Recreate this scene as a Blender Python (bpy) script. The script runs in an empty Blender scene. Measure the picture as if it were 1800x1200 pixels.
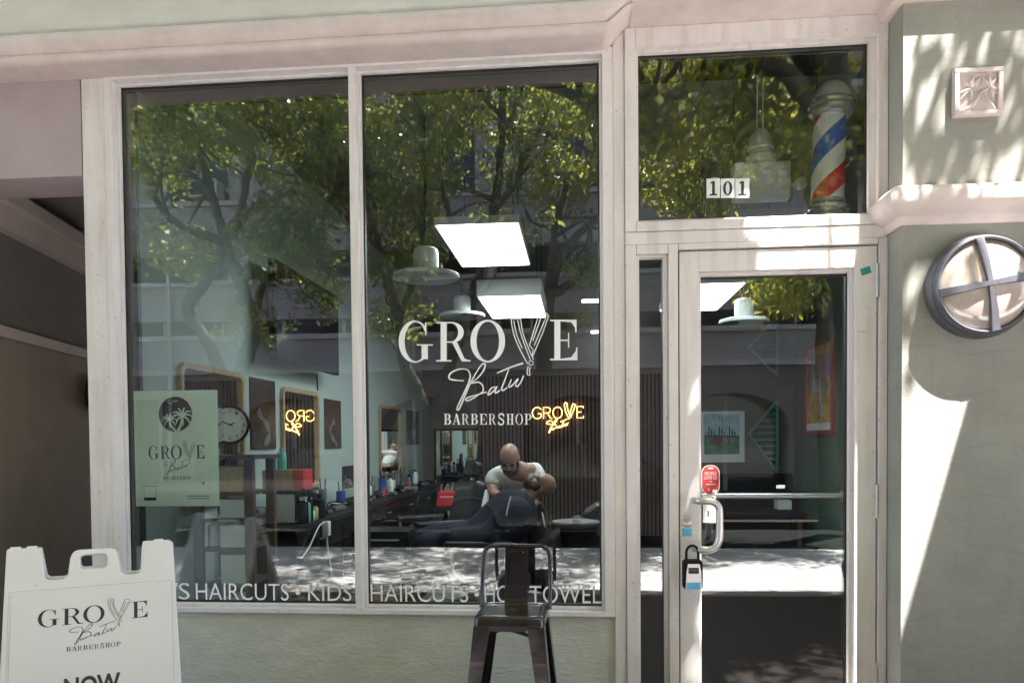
import bpy, bmesh, math, random
import numpy as np
from mathutils import Vector, Matrix, Quaternion

random.seed(7); rng = np.random.default_rng(7)
scene = bpy.context.scene
COL = scene.collection

# ------------------------------------------------------------------ camera, sky, sun, exposure
F, CX, CY = 1319.0, 900.0, 809.42            # focal length and principal point in pixels of an 1800 x 1200 frame
RIGHT = Vector((0.99615, 0.08723, -0.00875)); FWD = Vector((-0.08743, 0.99584, -0.02550)); UP = Vector((0.00649, 0.02617, 0.99964))
CAM = Vector((0.0, -3.7723, 1.45))
cd = bpy.data.cameras.new('camera'); cam = bpy.data.objects.new('camera', cd); COL.objects.link(cam)
cd.sensor_width = 36.0; cd.lens = F / 1800 * 36; cd.shift_y = (CY - 600) / 1800; cd.clip_start = 0.05; cd.clip_end = 600
M4 = Matrix((RIGHT, UP, -FWD)).transposed().to_4x4(); M4.translation = CAM; cam.matrix_world = M4
scene.camera = cam
SUN = Vector((0.28, -0.33, 1.0)).normalized()
world = bpy.data.worlds.new('World'); scene.world = world; world.use_nodes = True
nt = world.node_tree; bg = nt.nodes['Background']; sky = nt.nodes.new('ShaderNodeTexSky'); sky.sky_type = 'NISHITA'; sky.sun_disc = False
sky.sun_elevation = math.asin(SUN.z); sky.sun_rotation = math.atan2(SUN.x, SUN.y); sky.dust_density = 1.5
nt.links.new(sky.outputs[0], bg.inputs[0]); bg.inputs[1].default_value = 0.085
sd = bpy.data.lights.new('sun', 'SUN'); sd.energy = 5.0; sd.angle = math.radians(0.5); sd.color = (1.0, 0.975, 0.94)
so = bpy.data.objects.new('sun', sd); COL.objects.link(so); so.rotation_euler = SUN.to_track_quat('Z', 'Y').to_euler(); so.location = (6, -8, 20)
vs = scene.view_settings; scene.display_settings.display_device = 'sRGB'; vs.view_transform = 'Standard'; vs.look = 'None'; vs.gamma = 1.0; vs.exposure = 3.16
try:
    scene.cycles.transparent_max_bounces = 24; scene.cycles.max_bounces = 10; scene.cycles.use_denoising = True; scene.cycles.sample_clamp_indirect = 8
except Exception: pass

def ray(px, py): return RIGHT * ((px - CX) / F) + FWD + UP * (-(py - CY) / F)
def at(px, py, Y=0.0):                        # the point at depth y=Y seen at a pixel of the 1800 x 1200 photograph
    d = ray(px, py); return CAM + d * ((Y - CAM.y) / d.y)
def onx(px, py, X):                           # the point on the wall x=X
    d = ray(px, py); return CAM + d * ((X - CAM.x) / d.x)

# ------------------------------------------------------------------ materials
MATS = {}
def mat(name, col, rough=0.6, metal=0.0, var=0.06, vscale=6.0, bump=0.0, bscale=60.0, stretch=(1, 1, 1), spec=0.5, emit=None, estr=0.0, coat=0.0, specks=0.0, dirt=0.0, cracks=0.0):
    if name in MATS: return MATS[name]
    m = bpy.data.materials.new(name); m.use_nodes = True; n = m.node_tree.nodes; L = m.node_tree.links; p = n['Principled BSDF']
    p.inputs['Roughness'].default_value = rough; p.inputs['Metallic'].default_value = metal
    p.inputs['Specular IOR Level'].default_value = spec; p.inputs['Coat Weight'].default_value = coat
    tc = n.new('ShaderNodeTexCoord'); mp = n.new('ShaderNodeMapping'); mp.inputs['Scale'].default_value = stretch; L.new(tc.outputs['Object'], mp.inputs[0])
    nz = n.new('ShaderNodeTexNoise'); nz.inputs['Scale'].default_value = vscale; nz.inputs['Detail'].default_value = 8; nz.inputs['Roughness'].default_value = 0.65; L.new(mp.outputs[0], nz.inputs[0])
    cr = n.new('ShaderNodeValToRGB'); c = Vector(col)
    cr.color_ramp.elements[0].position = 0.3; cr.color_ramp.elements[1].position = 0.72
    cr.color_ramp.elements[0].color = (*[max(0, x * (1 - var * 1.6)) for x in c], 1); cr.color_ramp.elements[1].color = (*[min(1, x * (1 + var)) for x in c], 1)
    L.new(nz.outputs[0], cr.inputs[0]); out = cr.outputs[0]
    if specks:                                # small chips and grime spots
        vz = n.new('ShaderNodeTexNoise'); vz.inputs['Scale'].default_value = 38; vz.inputs['Detail'].default_value = 3; L.new(tc.outputs['Object'], vz.inputs[0])
        vr = n.new('ShaderNodeValToRGB'); vr.color_ramp.elements[0].position = 0.67; vr.color_ramp.elements[1].position = 0.74; L.new(vz.outputs[0], vr.inputs[0])
        mu = n.new('ShaderNodeMath'); mu.operation = 'MULTIPLY'; mu.inputs[1].default_value = specks; L.new(vr.outputs[0], mu.inputs[0])
        mx = n.new('ShaderNodeMixRGB'); mx.inputs[2].default_value = (*[x * 0.35 for x in c], 1); L.new(mu.outputs[0], mx.inputs[0]); L.new(out, mx.inputs[1]); out = mx.outputs[0]
    if dirt:                                  # vertical streaks of dirt
        m2 = n.new('ShaderNodeMapping'); m2.inputs['Scale'].default_value = (14, 14, 1.3); L.new(tc.outputs['Object'], m2.inputs[0])
        dz = n.new('ShaderNodeTexNoise'); dz.inputs['Scale'].default_value = 1.6; dz.inputs['Detail'].default_value = 6; L.new(m2.outputs[0], dz.inputs[0])
        dr = n.new('ShaderNodeValToRGB'); dr.color_ramp.elements[0].position = 0.5; dr.color_ramp.elements[1].position = 0.8; L.new(dz.outputs[0], dr.inputs[0])
        mu = n.new('ShaderNodeMath'); mu.operation = 'MULTIPLY'; mu.inputs[1].default_value = dirt; L.new(dr.outputs[0], mu.inputs[0])
        mx = n.new('ShaderNodeMixRGB'); mx.inputs[2].default_value = (c[0] * .6, c[1] * .55, c[2] * .48, 1); L.new(mu.outputs[0], mx.inputs[0]); L.new(out, mx.inputs[1]); out = mx.outputs[0]
    if cracks:                                # hairline plaster cracks running across
        wv = n.new('ShaderNodeTexWave'); wv.bands_direction = 'Z'; wv.inputs['Scale'].default_value = 1.25; wv.inputs['Distortion'].default_value = 5.5; wv.inputs['Detail'].default_value = 3; wv.inputs['Detail Scale'].default_value = 1.1; L.new(tc.outputs['Object'], wv.inputs[0])
        w2 = n.new('ShaderNodeValToRGB'); w2.color_ramp.elements[0].position = 0.985; w2.color_ramp.elements[1].position = 0.998; L.new(wv.outputs[1], w2.inputs[0])
        cn = n.new('ShaderNodeTexNoise'); cn.inputs['Scale'].default_value = 3.1; L.new(tc.outputs['Object'], cn.inputs[0]); c2 = n.new('ShaderNodeValToRGB'); c2.color_ramp.elements[0].position = .5; c2.color_ramp.elements[1].position = .6; L.new(cn.outputs[0], c2.inputs[0])
        mu = n.new('ShaderNodeMath'); mu.operation = 'MULTIPLY'; L.new(w2.outputs[0], mu.inputs[0]); L.new(c2.outputs[0], mu.inputs[1]); m3 = n.new('ShaderNodeMath'); m3.operation = 'MULTIPLY'; m3.inputs[1].default_value = cracks; L.new(mu.outputs[0], m3.inputs[0])
        mx = n.new('ShaderNodeMixRGB'); mx.inputs[2].default_value = (*[x * 0.4 for x in c], 1); L.new(m3.outputs[0], mx.inputs[0]); L.new(out, mx.inputs[1]); out = mx.outputs[0]
    L.new(out, p.inputs['Base Color'])
    if bump:
        bz = n.new('ShaderNodeTexNoise'); bz.inputs['Scale'].default_value = bscale; bz.inputs['Detail'].default_value = 5; L.new(mp.outputs[0], bz.inputs[0])
        bp = n.new('ShaderNodeBump'); bp.inputs['Strength'].default_value = bump; bp.inputs['Distance'].default_value = 0.01; L.new(bz.outputs[0], bp.inputs['Height']); L.new(bp.outputs[0], p.inputs['Normal'])
    if emit: p.inputs['Emission Color'].default_value = (*emit, 1); p.inputs['Emission Strength'].default_value = estr
    MATS[name] = m; return m

def glass_mat(name, tint, refl, rough=0.0):
    m = bpy.data.materials.new(name); m.use_nodes = True; n = m.node_tree.nodes; L = m.node_tree.links; n.clear()
    o = n.new('ShaderNodeOutputMaterial'); t = n.new('ShaderNodeBsdfTransparent'); t.inputs[0].default_value = (*tint, 1)
    g = n.new('ShaderNodeBsdfGlossy'); g.inputs['Roughness'].default_value = rough; g.inputs[0].default_value = (0.95, 0.97, 0.96, 1)
    fr = n.new('ShaderNodeFresnel'); fr.inputs[0].default_value = 1.5
    tc = n.new('ShaderNodeTexCoord'); nz = n.new('ShaderNodeTexNoise'); nz.inputs['Scale'].default_value = 2.2; nz.inputs['Detail'].default_value = 1.0; L.new(tc.outputs['Object'], nz.inputs[0])
    bp = n.new('ShaderNodeBump'); bp.inputs['Strength'].default_value = 0.06; bp.inputs['Distance'].default_value = 0.01; L.new(nz.outputs[0], bp.inputs['Height']); L.new(bp.outputs[0], g.inputs['Normal'])
    ml = n.new('ShaderNodeMath'); ml.operation = 'MULTIPLY_ADD'; ml.inputs[1].default_value = 1.0; ml.inputs[2].default_value = refl; L.new(fr.outputs[0], ml.inputs[0])
    mx = n.new('ShaderNodeMixShader'); L.new(ml.outputs[0], mx.inputs[0]); L.new(t.outputs[0], mx.inputs[1]); L.new(g.outputs[0], mx.inputs[2]); L.new(mx.outputs[0], o.inputs[0])
    MATS[name] = m; return m

CREAM = mat('cream_paint', (0.755, 0.70, 0.665), 0.55, var=0.05, vscale=5, bump=0.06, bscale=35, specks=0.45, dirt=0.5)
CREAMB = mat('cream_paint_fresh', (0.75, 0.705, 0.68), 0.5, var=0.04, vscale=7, bump=0.03, specks=0.3, dirt=0.3)
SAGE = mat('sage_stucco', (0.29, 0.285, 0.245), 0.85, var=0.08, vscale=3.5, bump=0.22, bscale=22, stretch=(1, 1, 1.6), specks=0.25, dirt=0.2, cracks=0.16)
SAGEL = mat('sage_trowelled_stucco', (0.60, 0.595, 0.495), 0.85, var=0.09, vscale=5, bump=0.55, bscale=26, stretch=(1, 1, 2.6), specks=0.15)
PALE = mat('pale_green_wall', (0.60, 0.59, 0.52), 0.85, var=0.07, vscale=3, bump=0.3, bscale=18, stretch=(1, 1, 2))
PINK = mat('pink_plaster', (0.67, 0.57, 0.525), 0.75, var=0.08, vscale=6, bump=0.3, bscale=14, specks=0.12)
PINKSH = mat('shaded_pink_plaster', (0.43, 0.35, 0.345), 0.8, var=0.05, vscale=3, bump=0.1)  # moulding pink with the shade put into the colour
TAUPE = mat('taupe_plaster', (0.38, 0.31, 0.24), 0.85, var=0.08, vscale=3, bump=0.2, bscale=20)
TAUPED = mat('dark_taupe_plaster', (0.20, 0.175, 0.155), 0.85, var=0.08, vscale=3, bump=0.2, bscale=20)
TRIMP = mat('passage_trim', (0.60, 0.51, 0.47), 0.7, var=0.05)
GLASS = glass_mat('window_glass', (0.955, 0.975, 0.965), 0.05)
LAMPGL = mat('amber_lamp_glass', (0.50, 0.41, 0.36), 0.08, var=0.25, vscale=5, coat=0.8)
BLACK = mat('black_gasket', (0.012, 0.012, 0.012), 0.5, var=0.0)
WVINYL = mat('white_vinyl', (0.95, 0.93, 0.92), 0.6, var=0.01)
DKINK = mat('dark_ink', (0.035, 0.03, 0.03), 0.6, var=0.0)
ALU = mat('brushed_aluminium', (0.62, 0.60, 0.58), 0.33, metal=0.85, var=0.05, vscale=20)
CHROME = mat('chrome', (0.86, 0.86, 0.84), 0.12, metal=0.72, var=0.0)
LAMPMET = mat('grey_lamp_metal', (0.15, 0.15, 0.17), 0.36, metal=0.5, var=0.12, vscale=12)
GUN = mat('gunmetal_lacquer', (0.055, 0.045, 0.045), 0.22, metal=0.75, var=0.35, vscale=9, coat=0.4, specks=0.2)
WPLAST = mat('white_plastic', (0.77, 0.745, 0.71), 0.38, var=0.03, vscale=4, bump=0.03, bscale=50)
WPANEL = mat('white_sign_panel', (0.78, 0.755, 0.72), 0.16, var=0.015, vscale=3)
MINTW = mat('mint_wall', (0.37, 0.455, 0.415), 0.7, var=0.03, vscale=3)
GREENW = mat('green_wall', (0.075, 0.14, 0.095), 0.6, var=0.12, vscale=3)
BACKW = mat('dark_back_wall', (0.17, 0.15, 0.135), 0.7, var=0.1, vscale=4)
FLOORI = mat('dark_wood_floor', (0.014, 0.011, 0.010), 0.6, spec=0.04, var=0.25, vscale=6, stretch=(8, 1, 1))
CEILI = mat('dim_ceiling', (0.10, 0.115, 0.108), 0.8, var=0.1)
SLAT = mat('walnut_slat', (0.115, 0.068, 0.05), 0.5, var=0.3, vscale=10, stretch=(6, 6, 1))
FELT = mat('black_felt', (0.012, 0.010, 0.010), 0.9, var=0.0)
WOOD = mat('pale_oak', (0.42, 0.29, 0.16), 0.5, var=0.2, vscale=9, stretch=(6, 6, 1))
WOODD = mat('dark_oak', (0.10, 0.065, 0.04), 0.5, var=0.3, vscale=9, stretch=(6, 6, 1))
MIRROR = mat('mirror', (0.82, 0.86, 0.84), 0.01, metal=1.0, var=0.0)
BLK = mat('black_gloss', (0.012, 0.012, 0.013), 0.25, var=0.1)
BLKM = mat('black_matt', (0.018, 0.018, 0.018), 0.7, var=0.1, spec=0.12)
LEATHER = mat('black_leather', (0.018, 0.018, 0.020), 0.38, var=0.2, bump=0.15, bscale=80)
WHITE = mat('white_enamel', (0.74, 0.76, 0.74), 0.4, var=0.03)
PANEL = mat('light_panel', (0.9, 0.9, 0.9), 0.5, var=0.0, emit=(0.86, 0.95, 1.0), estr=2.0)
NEON = mat('neon_tube', (0.9, 0.7, 0.4), 0.4, var=0.0, emit=(1.0, 0.55, 0.16), estr=0.75)
RED = mat('red_plastic', (0.55, 0.03, 0.035), 0.4, var=0.05)
TEAL = mat('teal_plastic', (0.12, 0.48, 0.38), 0.4, var=0.05)
BLUE = mat('blue_plastic', (0.03, 0.07, 0.30), 0.4, var=0.05)
NAVY = mat('navy_cloth', (0.017, 0.021, 0.036), 0.75, spec=0.15, var=0.25, vscale=8, bump=0.3, bscale=25)
GREYC = mat('grey_cloth', (0.15, 0.145, 0.15), 0.8, var=0.2, vscale=5)
SHIRT = mat('white_cotton', (0.62, 0.62, 0.60), 0.85, var=0.06, vscale=12, bump=0.3, bscale=22)
SKIN = mat('skin', (0.36, 0.20, 0.135), 0.5, var=0.08, vscale=15)
SKIN2 = mat('skin_deep', (0.27, 0.145, 0.09), 0.5, var=0.08, vscale=15)
HAIRM = mat('black_beard', (0.012, 0.010, 0.009), 0.8, var=0.2, bump=0.4, bscale=120)
BARK = mat('bark', (0.085, 0.072, 0.062), 0.9, var=0.35, vscale=5, bump=0.8, bscale=14, stretch=(1, 1, .4))
CONC = mat('pale_concrete', (0.40, 0.375, 0.36), 0.85, var=0.12, vscale=1.5, bump=0.2, bscale=30)
PAVER = mat('shaded_brown_pavers', (0.045, 0.033, 0.028), 0.8, spec=0.2, var=0.2, vscale=2.0, bump=0.2, bscale=30)  # brown darkened far down to stand for shaded ground
ROADM = mat('worn_pale_paving', (0.52, 0.495, 0.49), 0.85, var=0.12, vscale=1.2, bump=0.25, bscale=25)
ASPH = mat('shade_dark_asphalt', (0.022, 0.0215, 0.021), 0.9, spec=0.08, var=0.2, vscale=3, bump=0.3, bscale=60)  # darkened so the colour carries the shade past the sunlit road
PENW = mat('pendant_enamel', (0.50, 0.54, 0.52), 0.4, var=0.02)
BLDG = mat('greige_stucco', (0.26, 0.225, 0.21), 0.85, var=0.08, vscale=0.8, bump=0.2, bscale=6)
BLDGL = mat('pale_greige_stucco', (0.35, 0.305, 0.285), 0.85, var=0.06, vscale=0.8)
BRICK = mat('dusky_brick', (0.15, 0.105, 0.095), 0.85, var=0.2, vscale=3, stretch=(1, 1, 4))
DARKGL = mat('dark_window', (0.012, 0.014, 0.016), 0.08, var=0.0)
CARP = mat('dark_car_paint', (0.012, 0.013, 0.018), 0.22, metal=0.4, var=0.02, coat=1.0)
CARP2 = mat('grey_car_paint', (0.022, 0.022, 0.024), 0.25, metal=0.5, var=0.02, coat=1.0)
TYRE = mat('tyre_rubber', (0.015, 0.015, 0.015), 0.8, var=0.0)
CANVAS = mat('awning_canvas', (0.10, 0.16, 0.12), 0.85, var=0.05)
MINTP = mat('mint_paper', (0.74, 0.93, 0.82), 0.55, var=0.02, vscale=6)

def leaf_mat(name, dark, light):
    m = bpy.data.materials.new(name); m.use_nodes = True; n = m.node_tree.nodes; L = m.node_tree.links; n.clear()
    o = n.new('ShaderNodeOutputMaterial'); ge = n.new('ShaderNodeNewGeometry'); cr = n.new('ShaderNodeValToRGB')
    cr.color_ramp.elements[0].color = (*dark, 1); cr.color_ramp.elements[1].color = (*light, 1); L.new(ge.outputs['Random Per Island'], cr.inputs[0])
    d = n.new('ShaderNodeBsdfDiffuse'); t = n.new('ShaderNodeBsdfTranslucent'); g = n.new('ShaderNodeBsdfGlossy'); g.inputs['Roughness'].default_value = 0.28
    hs = n.new('ShaderNodeHueSaturation'); hs.inputs['Value'].default_value = 1.7; hs.inputs['Hue'].default_value = 0.485; L.new(cr.outputs[0], hs.inputs['Color'])
    L.new(cr.outputs[0], d.inputs[0]); L.new(hs.outputs[0], t.inputs[0])
    a = n.new('ShaderNodeMixShader'); a.inputs[0].default_value = 0.55; L.new(d.outputs[0], a.inputs[1]); L.new(t.outputs[0], a.inputs[2])
    b = n.new('ShaderNodeMixShader'); b.inputs[0].default_value = 0.11; L.new(a.outputs[0], b.inputs[1]); L.new(g.outputs[0], b.inputs[2]); L.new(b.outputs[0], o.inputs[0])
    return m
LEAF = leaf_mat('leaf', (0.06, 0.10, 0.02), (0.40, 0.43, 0.075))
LEAF2 = leaf_mat('leaf_yellow_green', (0.08, 0.12, 0.02), (0.46, 0.46, 0.06))

# ------------------------------------------------------------------ mesh helpers
def root_loc(o):
    v = Vector((0, 0, 0))
    while o is not None: v += o.location; o = o.parent
    return v
def tag(o, label=None, cat=None, group=None, kind=None):
    if label: o['label'] = label
    if cat: o['category'] = cat
    if group: o['group'] = group
    if kind: o['kind'] = kind
    return o
def thing(name, label, cat, loc=(0, 0, 0), rotz=0.0, group=None):
    o = bpy.data.objects.new(name, None); COL.objects.link(o); o.empty_display_size = 0.1
    o.location = loc; o.rotation_euler = (0, 0, rotz); return tag(o, label, cat, group)

class MB:
    def __init__(s): s.bm = bmesh.new()
    def _v(s, p): return s.bm.verts.new(p)
    def face(s, pts):
        try: return s.bm.faces.new([s._v(p) for p in pts])
        except ValueError: return None
    def box(s, x0, x1, y0, y1, z0, z1):
        c = [s._v((x, y, z)) for x in (x0, x1) for y in (y0, y1) for z in (z0, z1)]
        for f in ((0, 1, 3, 2), (4, 6, 7, 5), (0, 4, 5, 1), (2, 3, 7, 6), (0, 2, 6, 4), (1, 5, 7, 3)): s.bm.faces.new([c[i] for i in f])
        return s
    def obox(s, c, u, v, w):                  # oriented box: centre and three half-axes
        c, u, v, w = map(Vector, (c, u, v, w)); q = [s._v(c + u * i + v * j + w * k) for i in (-1, 1) for j in (-1, 1) for k in (-1, 1)]
        for f in ((0, 1, 3, 2), (4, 6, 7, 5), (0, 4, 5, 1), (2, 3, 7, 6), (0, 2, 6, 4), (1, 5, 7, 3)): s.bm.faces.new([q[i] for i in f])
        return s
    def bar(s, a, b, w, h, up=(0, 0, 1)):     # rectangular bar from a to b
        a, b = Vector(a), Vector(b); d = (b - a).normalized(); sx = d.cross(Vector(up)).normalized(); uz = sx.cross(d)
        return s.obox((a + b) / 2, (b - a) / 2, sx * w / 2, uz * h / 2)
    def loft(s, rings, cap=True, closed=True):
        R = [[s._v(p) for p in r] for r in rings]; n = len(R[0])
        for a, b in zip(R, R[1:]):
            for i in range(n if closed else n - 1):
                j = (i + 1) % n
                try: s.bm.faces.new((a[i], a[j], b[j], b[i]))
                except ValueError: pass
        if cap and closed:
            for r in (R[0][::-1], R[-1]):
                try: s.bm.faces.new(r)
                except ValueError: pass
        return s
    def tube(s, pts, r, seg=10, cap=True):
        pts = [Vector(p) for p in pts]; n = len(pts); rs = [r] * n if isinstance(r, (int, float)) else list(r)
        t = [(pts[min(i + 1, n - 1)] - pts[max(i - 1, 0)]).normalized() for i in range(n)]
        a = t[0].orthogonal().normalized(); rings = []
        for i in range(n):
            a = (a - t[i] * a.dot(t[i])); a = a.normalized() if a.length > 1e-6 else t[i].orthogonal().normalized(); b = t[i].cross(a)
            rings.append([pts[i] + (a * math.cos(k * 2 * math.pi / seg) + b * math.sin(k * 2 * math.pi / seg)) * rs[i] for k in range(seg)])
        return s.loft(rings, cap)
    def lathe(s, prof, c, axis=(0, 0, 1), seg=32, cap=True):
        ax = Vector(axis).normalized(); a = ax.orthogonal().normalized(); b = ax.cross(a); c = Vector(c)
        return s.loft([[c + ax * h + (a * math.cos(k * 2 * math.pi / seg) + b * math.sin(k * 2 * math.pi / seg)) * max(r, 1e-4) for k in range(seg)] for r, h in prof], cap)
    def ball(s, c, r, sub=2, M=None):
        g = bmesh.ops.create_icosphere(s.bm, subdivisions=sub, radius=1.0); r = (r, r, r) if isinstance(r, (int, float)) else r
        T = Matrix.Translation(Vector(c)) @ (M.to_4x4() if M else Matrix.Identity(4)) @ Matrix.Diagonal((*r, 1)); bmesh.ops.transform(s.bm, matrix=T, verts=g['verts']); return s
    def prism(s, poly, f, d0, d1):            # polygon (u,v) mapped by f(u,v,depth), with thickness
        a = [s._v(f(u, v, d0)) for u, v in poly]; b = [s._v(f(u, v, d1)) for u, v in poly]; n = len(a)
        s.bm.faces.new(a[::-1]); s.bm.faces.new(b)
        for i in range(n): s.bm.faces.new((a[i], a[(i + 1) % n], b[(i + 1) % n], b[i]))
        return s
    def build(s, name, m, parent=None, smooth=False, bevel=0.0, seg=2, local=False, fixn=True, sub=0):
        if fixn: bmesh.ops.recalc_face_normals(s.bm, faces=s.bm.faces)
        if parent is not None and not local: bmesh.ops.translate(s.bm, vec=-root_loc(parent), verts=s.bm.verts)
        me = bpy.data.meshes.new(name); s.bm.to_mesh(me); s.bm.free(); me.materials.append(m)
        if smooth:
            for p in me.polygons: p.use_smooth = True
            if smooth != 'all':
                try: me.set_sharp_from_angle(angle=math.radians(38))
                except Exception: pass
        o = bpy.data.objects.new(name, me); COL.objects.link(o); o.parent = parent
        if bevel:
            b = o.modifiers.new('bevel', 'BEVEL'); b.width = bevel; b.segments = seg; b.limit_method = 'ANGLE'; b.angle_limit = math.radians(40)
        if sub: q = o.modifiers.new('sub', 'SUBSURF'); q.levels = sub; q.render_levels = sub
        return o
def box(name, m, parent, x0, x1, y0, y1, z0, z1, bevel=0.0): return MB().box(x0, x1, y0, y1, z0, z1).build(name, m, parent, bevel=bevel)
def copy_tree(o, parent=None):
    c = o.copy(); COL.objects.link(c); c.parent = parent
    for ch in list(o.children): copy_tree(ch, c)
    return c
def catmull(p, n=6):
    p = [Vector((*q, 0)) if len(q) == 2 else Vector(q) for q in p]; out = []
    for i in range(len(p) - 1):
        a, b, c, d = p[max(i - 1, 0)], p[i], p[i + 1], p[min(i + 2, len(p) - 1)]
        for k in range(n):
            t = k / n; out.append(0.5 * ((2 * b) + (c - a) * t + (2 * a - 5 * b + 4 * c - d) * t * t + (3 * b - a - 3 * c + d) * t ** 3))
    out.append(p[-1]); return out

# ------------------------------------------------------------------ lettering
def rect(x0, x1, y0, y1): return [(x0, y0), (x1, y0), (x1, y1), (x0, y1)]
def ring(c, r, ic, ir, a0, a1, n=28):         # quads between an outer and an inner ellipse
    P = []
    for k in range(n):
        q = []
        for t, (cc, rr) in ((k, (c, r)), (k + 1, (c, r)), (k + 1, (ic, ir)), (k, (ic, ir))):
            a = math.radians(a0 + (a1 - a0) * t / n); q.append((cc[0] + rr[0] * math.cos(a), cc[1] + rr[1] * math.sin(a)))
        P.append(q)
    return P
def stroke(pts, w):                           # quads along a polyline, w a width or a list
    pts = [Vector((p[0], p[1])) for p in pts]; n = len(pts); ws = [w] * n if isinstance(w, (int, float)) else w; Lp, Rp = [], []
    for i in range(n):
        t = (pts[min(i + 1, n - 1)] - pts[max(i - 1, 0)]); t = t.normalized() if t.length > 1e-9 else Vector((1, 0)); nn = Vector((-t.y, t.x)) * ws[i] / 2
        Lp.append(tuple(pts[i] + nn)); Rp.append(tuple(pts[i] - nn))
    return [[Lp[i], Rp[i], Rp[i + 1], Lp[i + 1]] for i in range(n - 1)]
def glyph(ch):
    if ch == 'G': return ring((.46, .5), (.46, .52), (.49, .5), (.32, .485), 42, 318) + [rect(.66, .84, .07, .42), rect(.52, .98, .405, .435), rect(.76, .80, .66, .98), [(.66, .93), (.80, .66), (.80, .90), (.74, .88)]]
    if ch == 'R': return [rect(.13, .31, 0, 1), rect(0, .45, 0, .032), rect(0, .5, .968, 1), rect(.31, .5, .475, .508)] + ring((.46, .7375), (.36, .2625), (.44, .7375), (.21, .23), -90, 90, 16) + [[(.46, .50), (.62, .49), (.84, .07), (.96, .035), (1.02, .035), (1.02, 0), (.76, 0)]]
    if ch == 'P': return [rect(.16, .38, 0, 1), rect(0, .56, 0, .045), rect(0, .55, .955, 1), rect(.38, .55, .43, .475)] + ring((.54, .715), (.42, .285), (.5, .715), (.22, .24), -90, 90, 14)
    if ch == 'O': return ring((.5, .5), (.5, .525), (.5, .5), (.325, .485), 0, 360, 40)
    if ch == 'E': return [rect(.15, .36, 0, 1), rect(0, .95, 0, .035), rect(0, .93, .965, 1), rect(.36, .66, .475, .51), rect(.63, .67, .31, .68), rect(.88, .93, .69, 1), rect(.91, .96, 0, .32), [(.36, .965), (.88, .965), (.88, .80), (.74, .94)], [(.36, .035), (.91, .035), (.91, .24), (.74, .07)]]
    if ch == 'B': return [rect(.16, .38, 0, 1), rect(0, .55, 0, .045), rect(0, .55, .955, 1), rect(.38, .58, .5, .545)] + ring((.52, .76), (.38, .24), (.49, .75), (.2, .205), -90, 90, 12) + ring((.55, .2725), (.43, .2725), (.52, .2725), (.22, .2275), -90, 90, 12)
    if ch == 'A': return [stroke([(.14, .02), (.5, 1)], .08)[0], stroke([(.5, 1), (.86, .02)], .21)[0], rect(.25, .72, .30, .35), rect(0, .3, 0, .045), rect(.64, 1.04, 0, .045)]
    if ch == 'H': return [rect(.13, .33, 0, 1), rect(.67, .87, 0, 1), rect(.33, .67, .48, .53), rect(0, .46, 0, .045), rect(.54, 1, 0, .045), rect(0, .46, .955, 1), rect(.54, 1, .955, 1)]
    if ch == 'S': return stroke([(p.x, p.y) for p in catmull([(.84, .78), (.72, .95), (.45, .99), (.2, .86), (.24, .66), (.5, .52), (.76, .38), (.82, .18), (.58, .01), (.3, .03), (.12, .24)], 4)], .15) + [rect(.82, .88, .7, .98), rect(.08, .14, .04, .3)]
    return []
def px2(p): return ((p[0] - 860) / 350.0, (600 - p[1]) / 350.0)    # logo master drawing: metres from its middle
def crop(p): return px2((690 + p[0] / 5.217, 530 + p[1] / 5.217))
RAZOR = [[(1085, 100), (1090, 180), (1110, 290), (1160, 420), (1240, 570)], [(1085, 100), (1098, 62), (1130, 48), (1162, 62), (1172, 100)], [(1172, 100), (1178, 190), (1200, 300), (1240, 410), (1292, 530)],
         [(1148, 170), (1182, 310), (1268, 545)], [(1112, 175), (1138, 300), (1190, 430)], [(1100, 120), (1170, 120)], [(1098, 160), (1172, 160)],
         [(1350, 90), (1418, 110), (1430, 135), (1380, 280), (1285, 500)], [(1350, 90), (1255, 400), (1290, 440), (1280, 500)], [(1360, 150), (1286, 360)], [(1405, 150), (1300, 400)], [(1245, 590), (1234, 640), (1242, 672), (1262, 670), (1256, 640), (1262, 600)]]
SCRIPT = [[(655, 725), (580, 720), (522, 705), (530, 660), (600, 622), (680, 622), (712, 670), (700, 740), (660, 830), (612, 930), (590, 980), (605, 992), (632, 940), (690, 800), (740, 700), (800, 600), (838, 567), (850, 585), (830, 640), (780, 700), (722, 746), (790, 738), (826, 770), (830, 820), (790, 852), (740, 885), (690, 908), (672, 896), (700, 876), (780, 852), (862, 828)],
          [(945, 780), (905, 795), (876, 845), (890, 850), (930, 815), (958, 775), (940, 825), (950, 836), (985, 812)], [(1066, 620), (1022, 740), (1000, 800), (1018, 812), (1052, 786)], [(958, 656), (1020, 628), (1100, 596), (1198, 564)],
          [(1092, 712), (1066, 770), (1078, 782), (1112, 752), (1152, 706), (1130, 760), (1144, 778), (1176, 740), (1202, 678)]]
BOXES = {'G': (701, 762, 636, 565), 'R': (767, 826, 635, 566), 'O': (827, 888, 635, 564), 'E': (967, 1017, 633, 562)}
def circle2(c, r, w, n=18): return ring(c, (r + w / 2,) * 2, c, (r - w / 2,) * 2, 0, 360, n)
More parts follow.
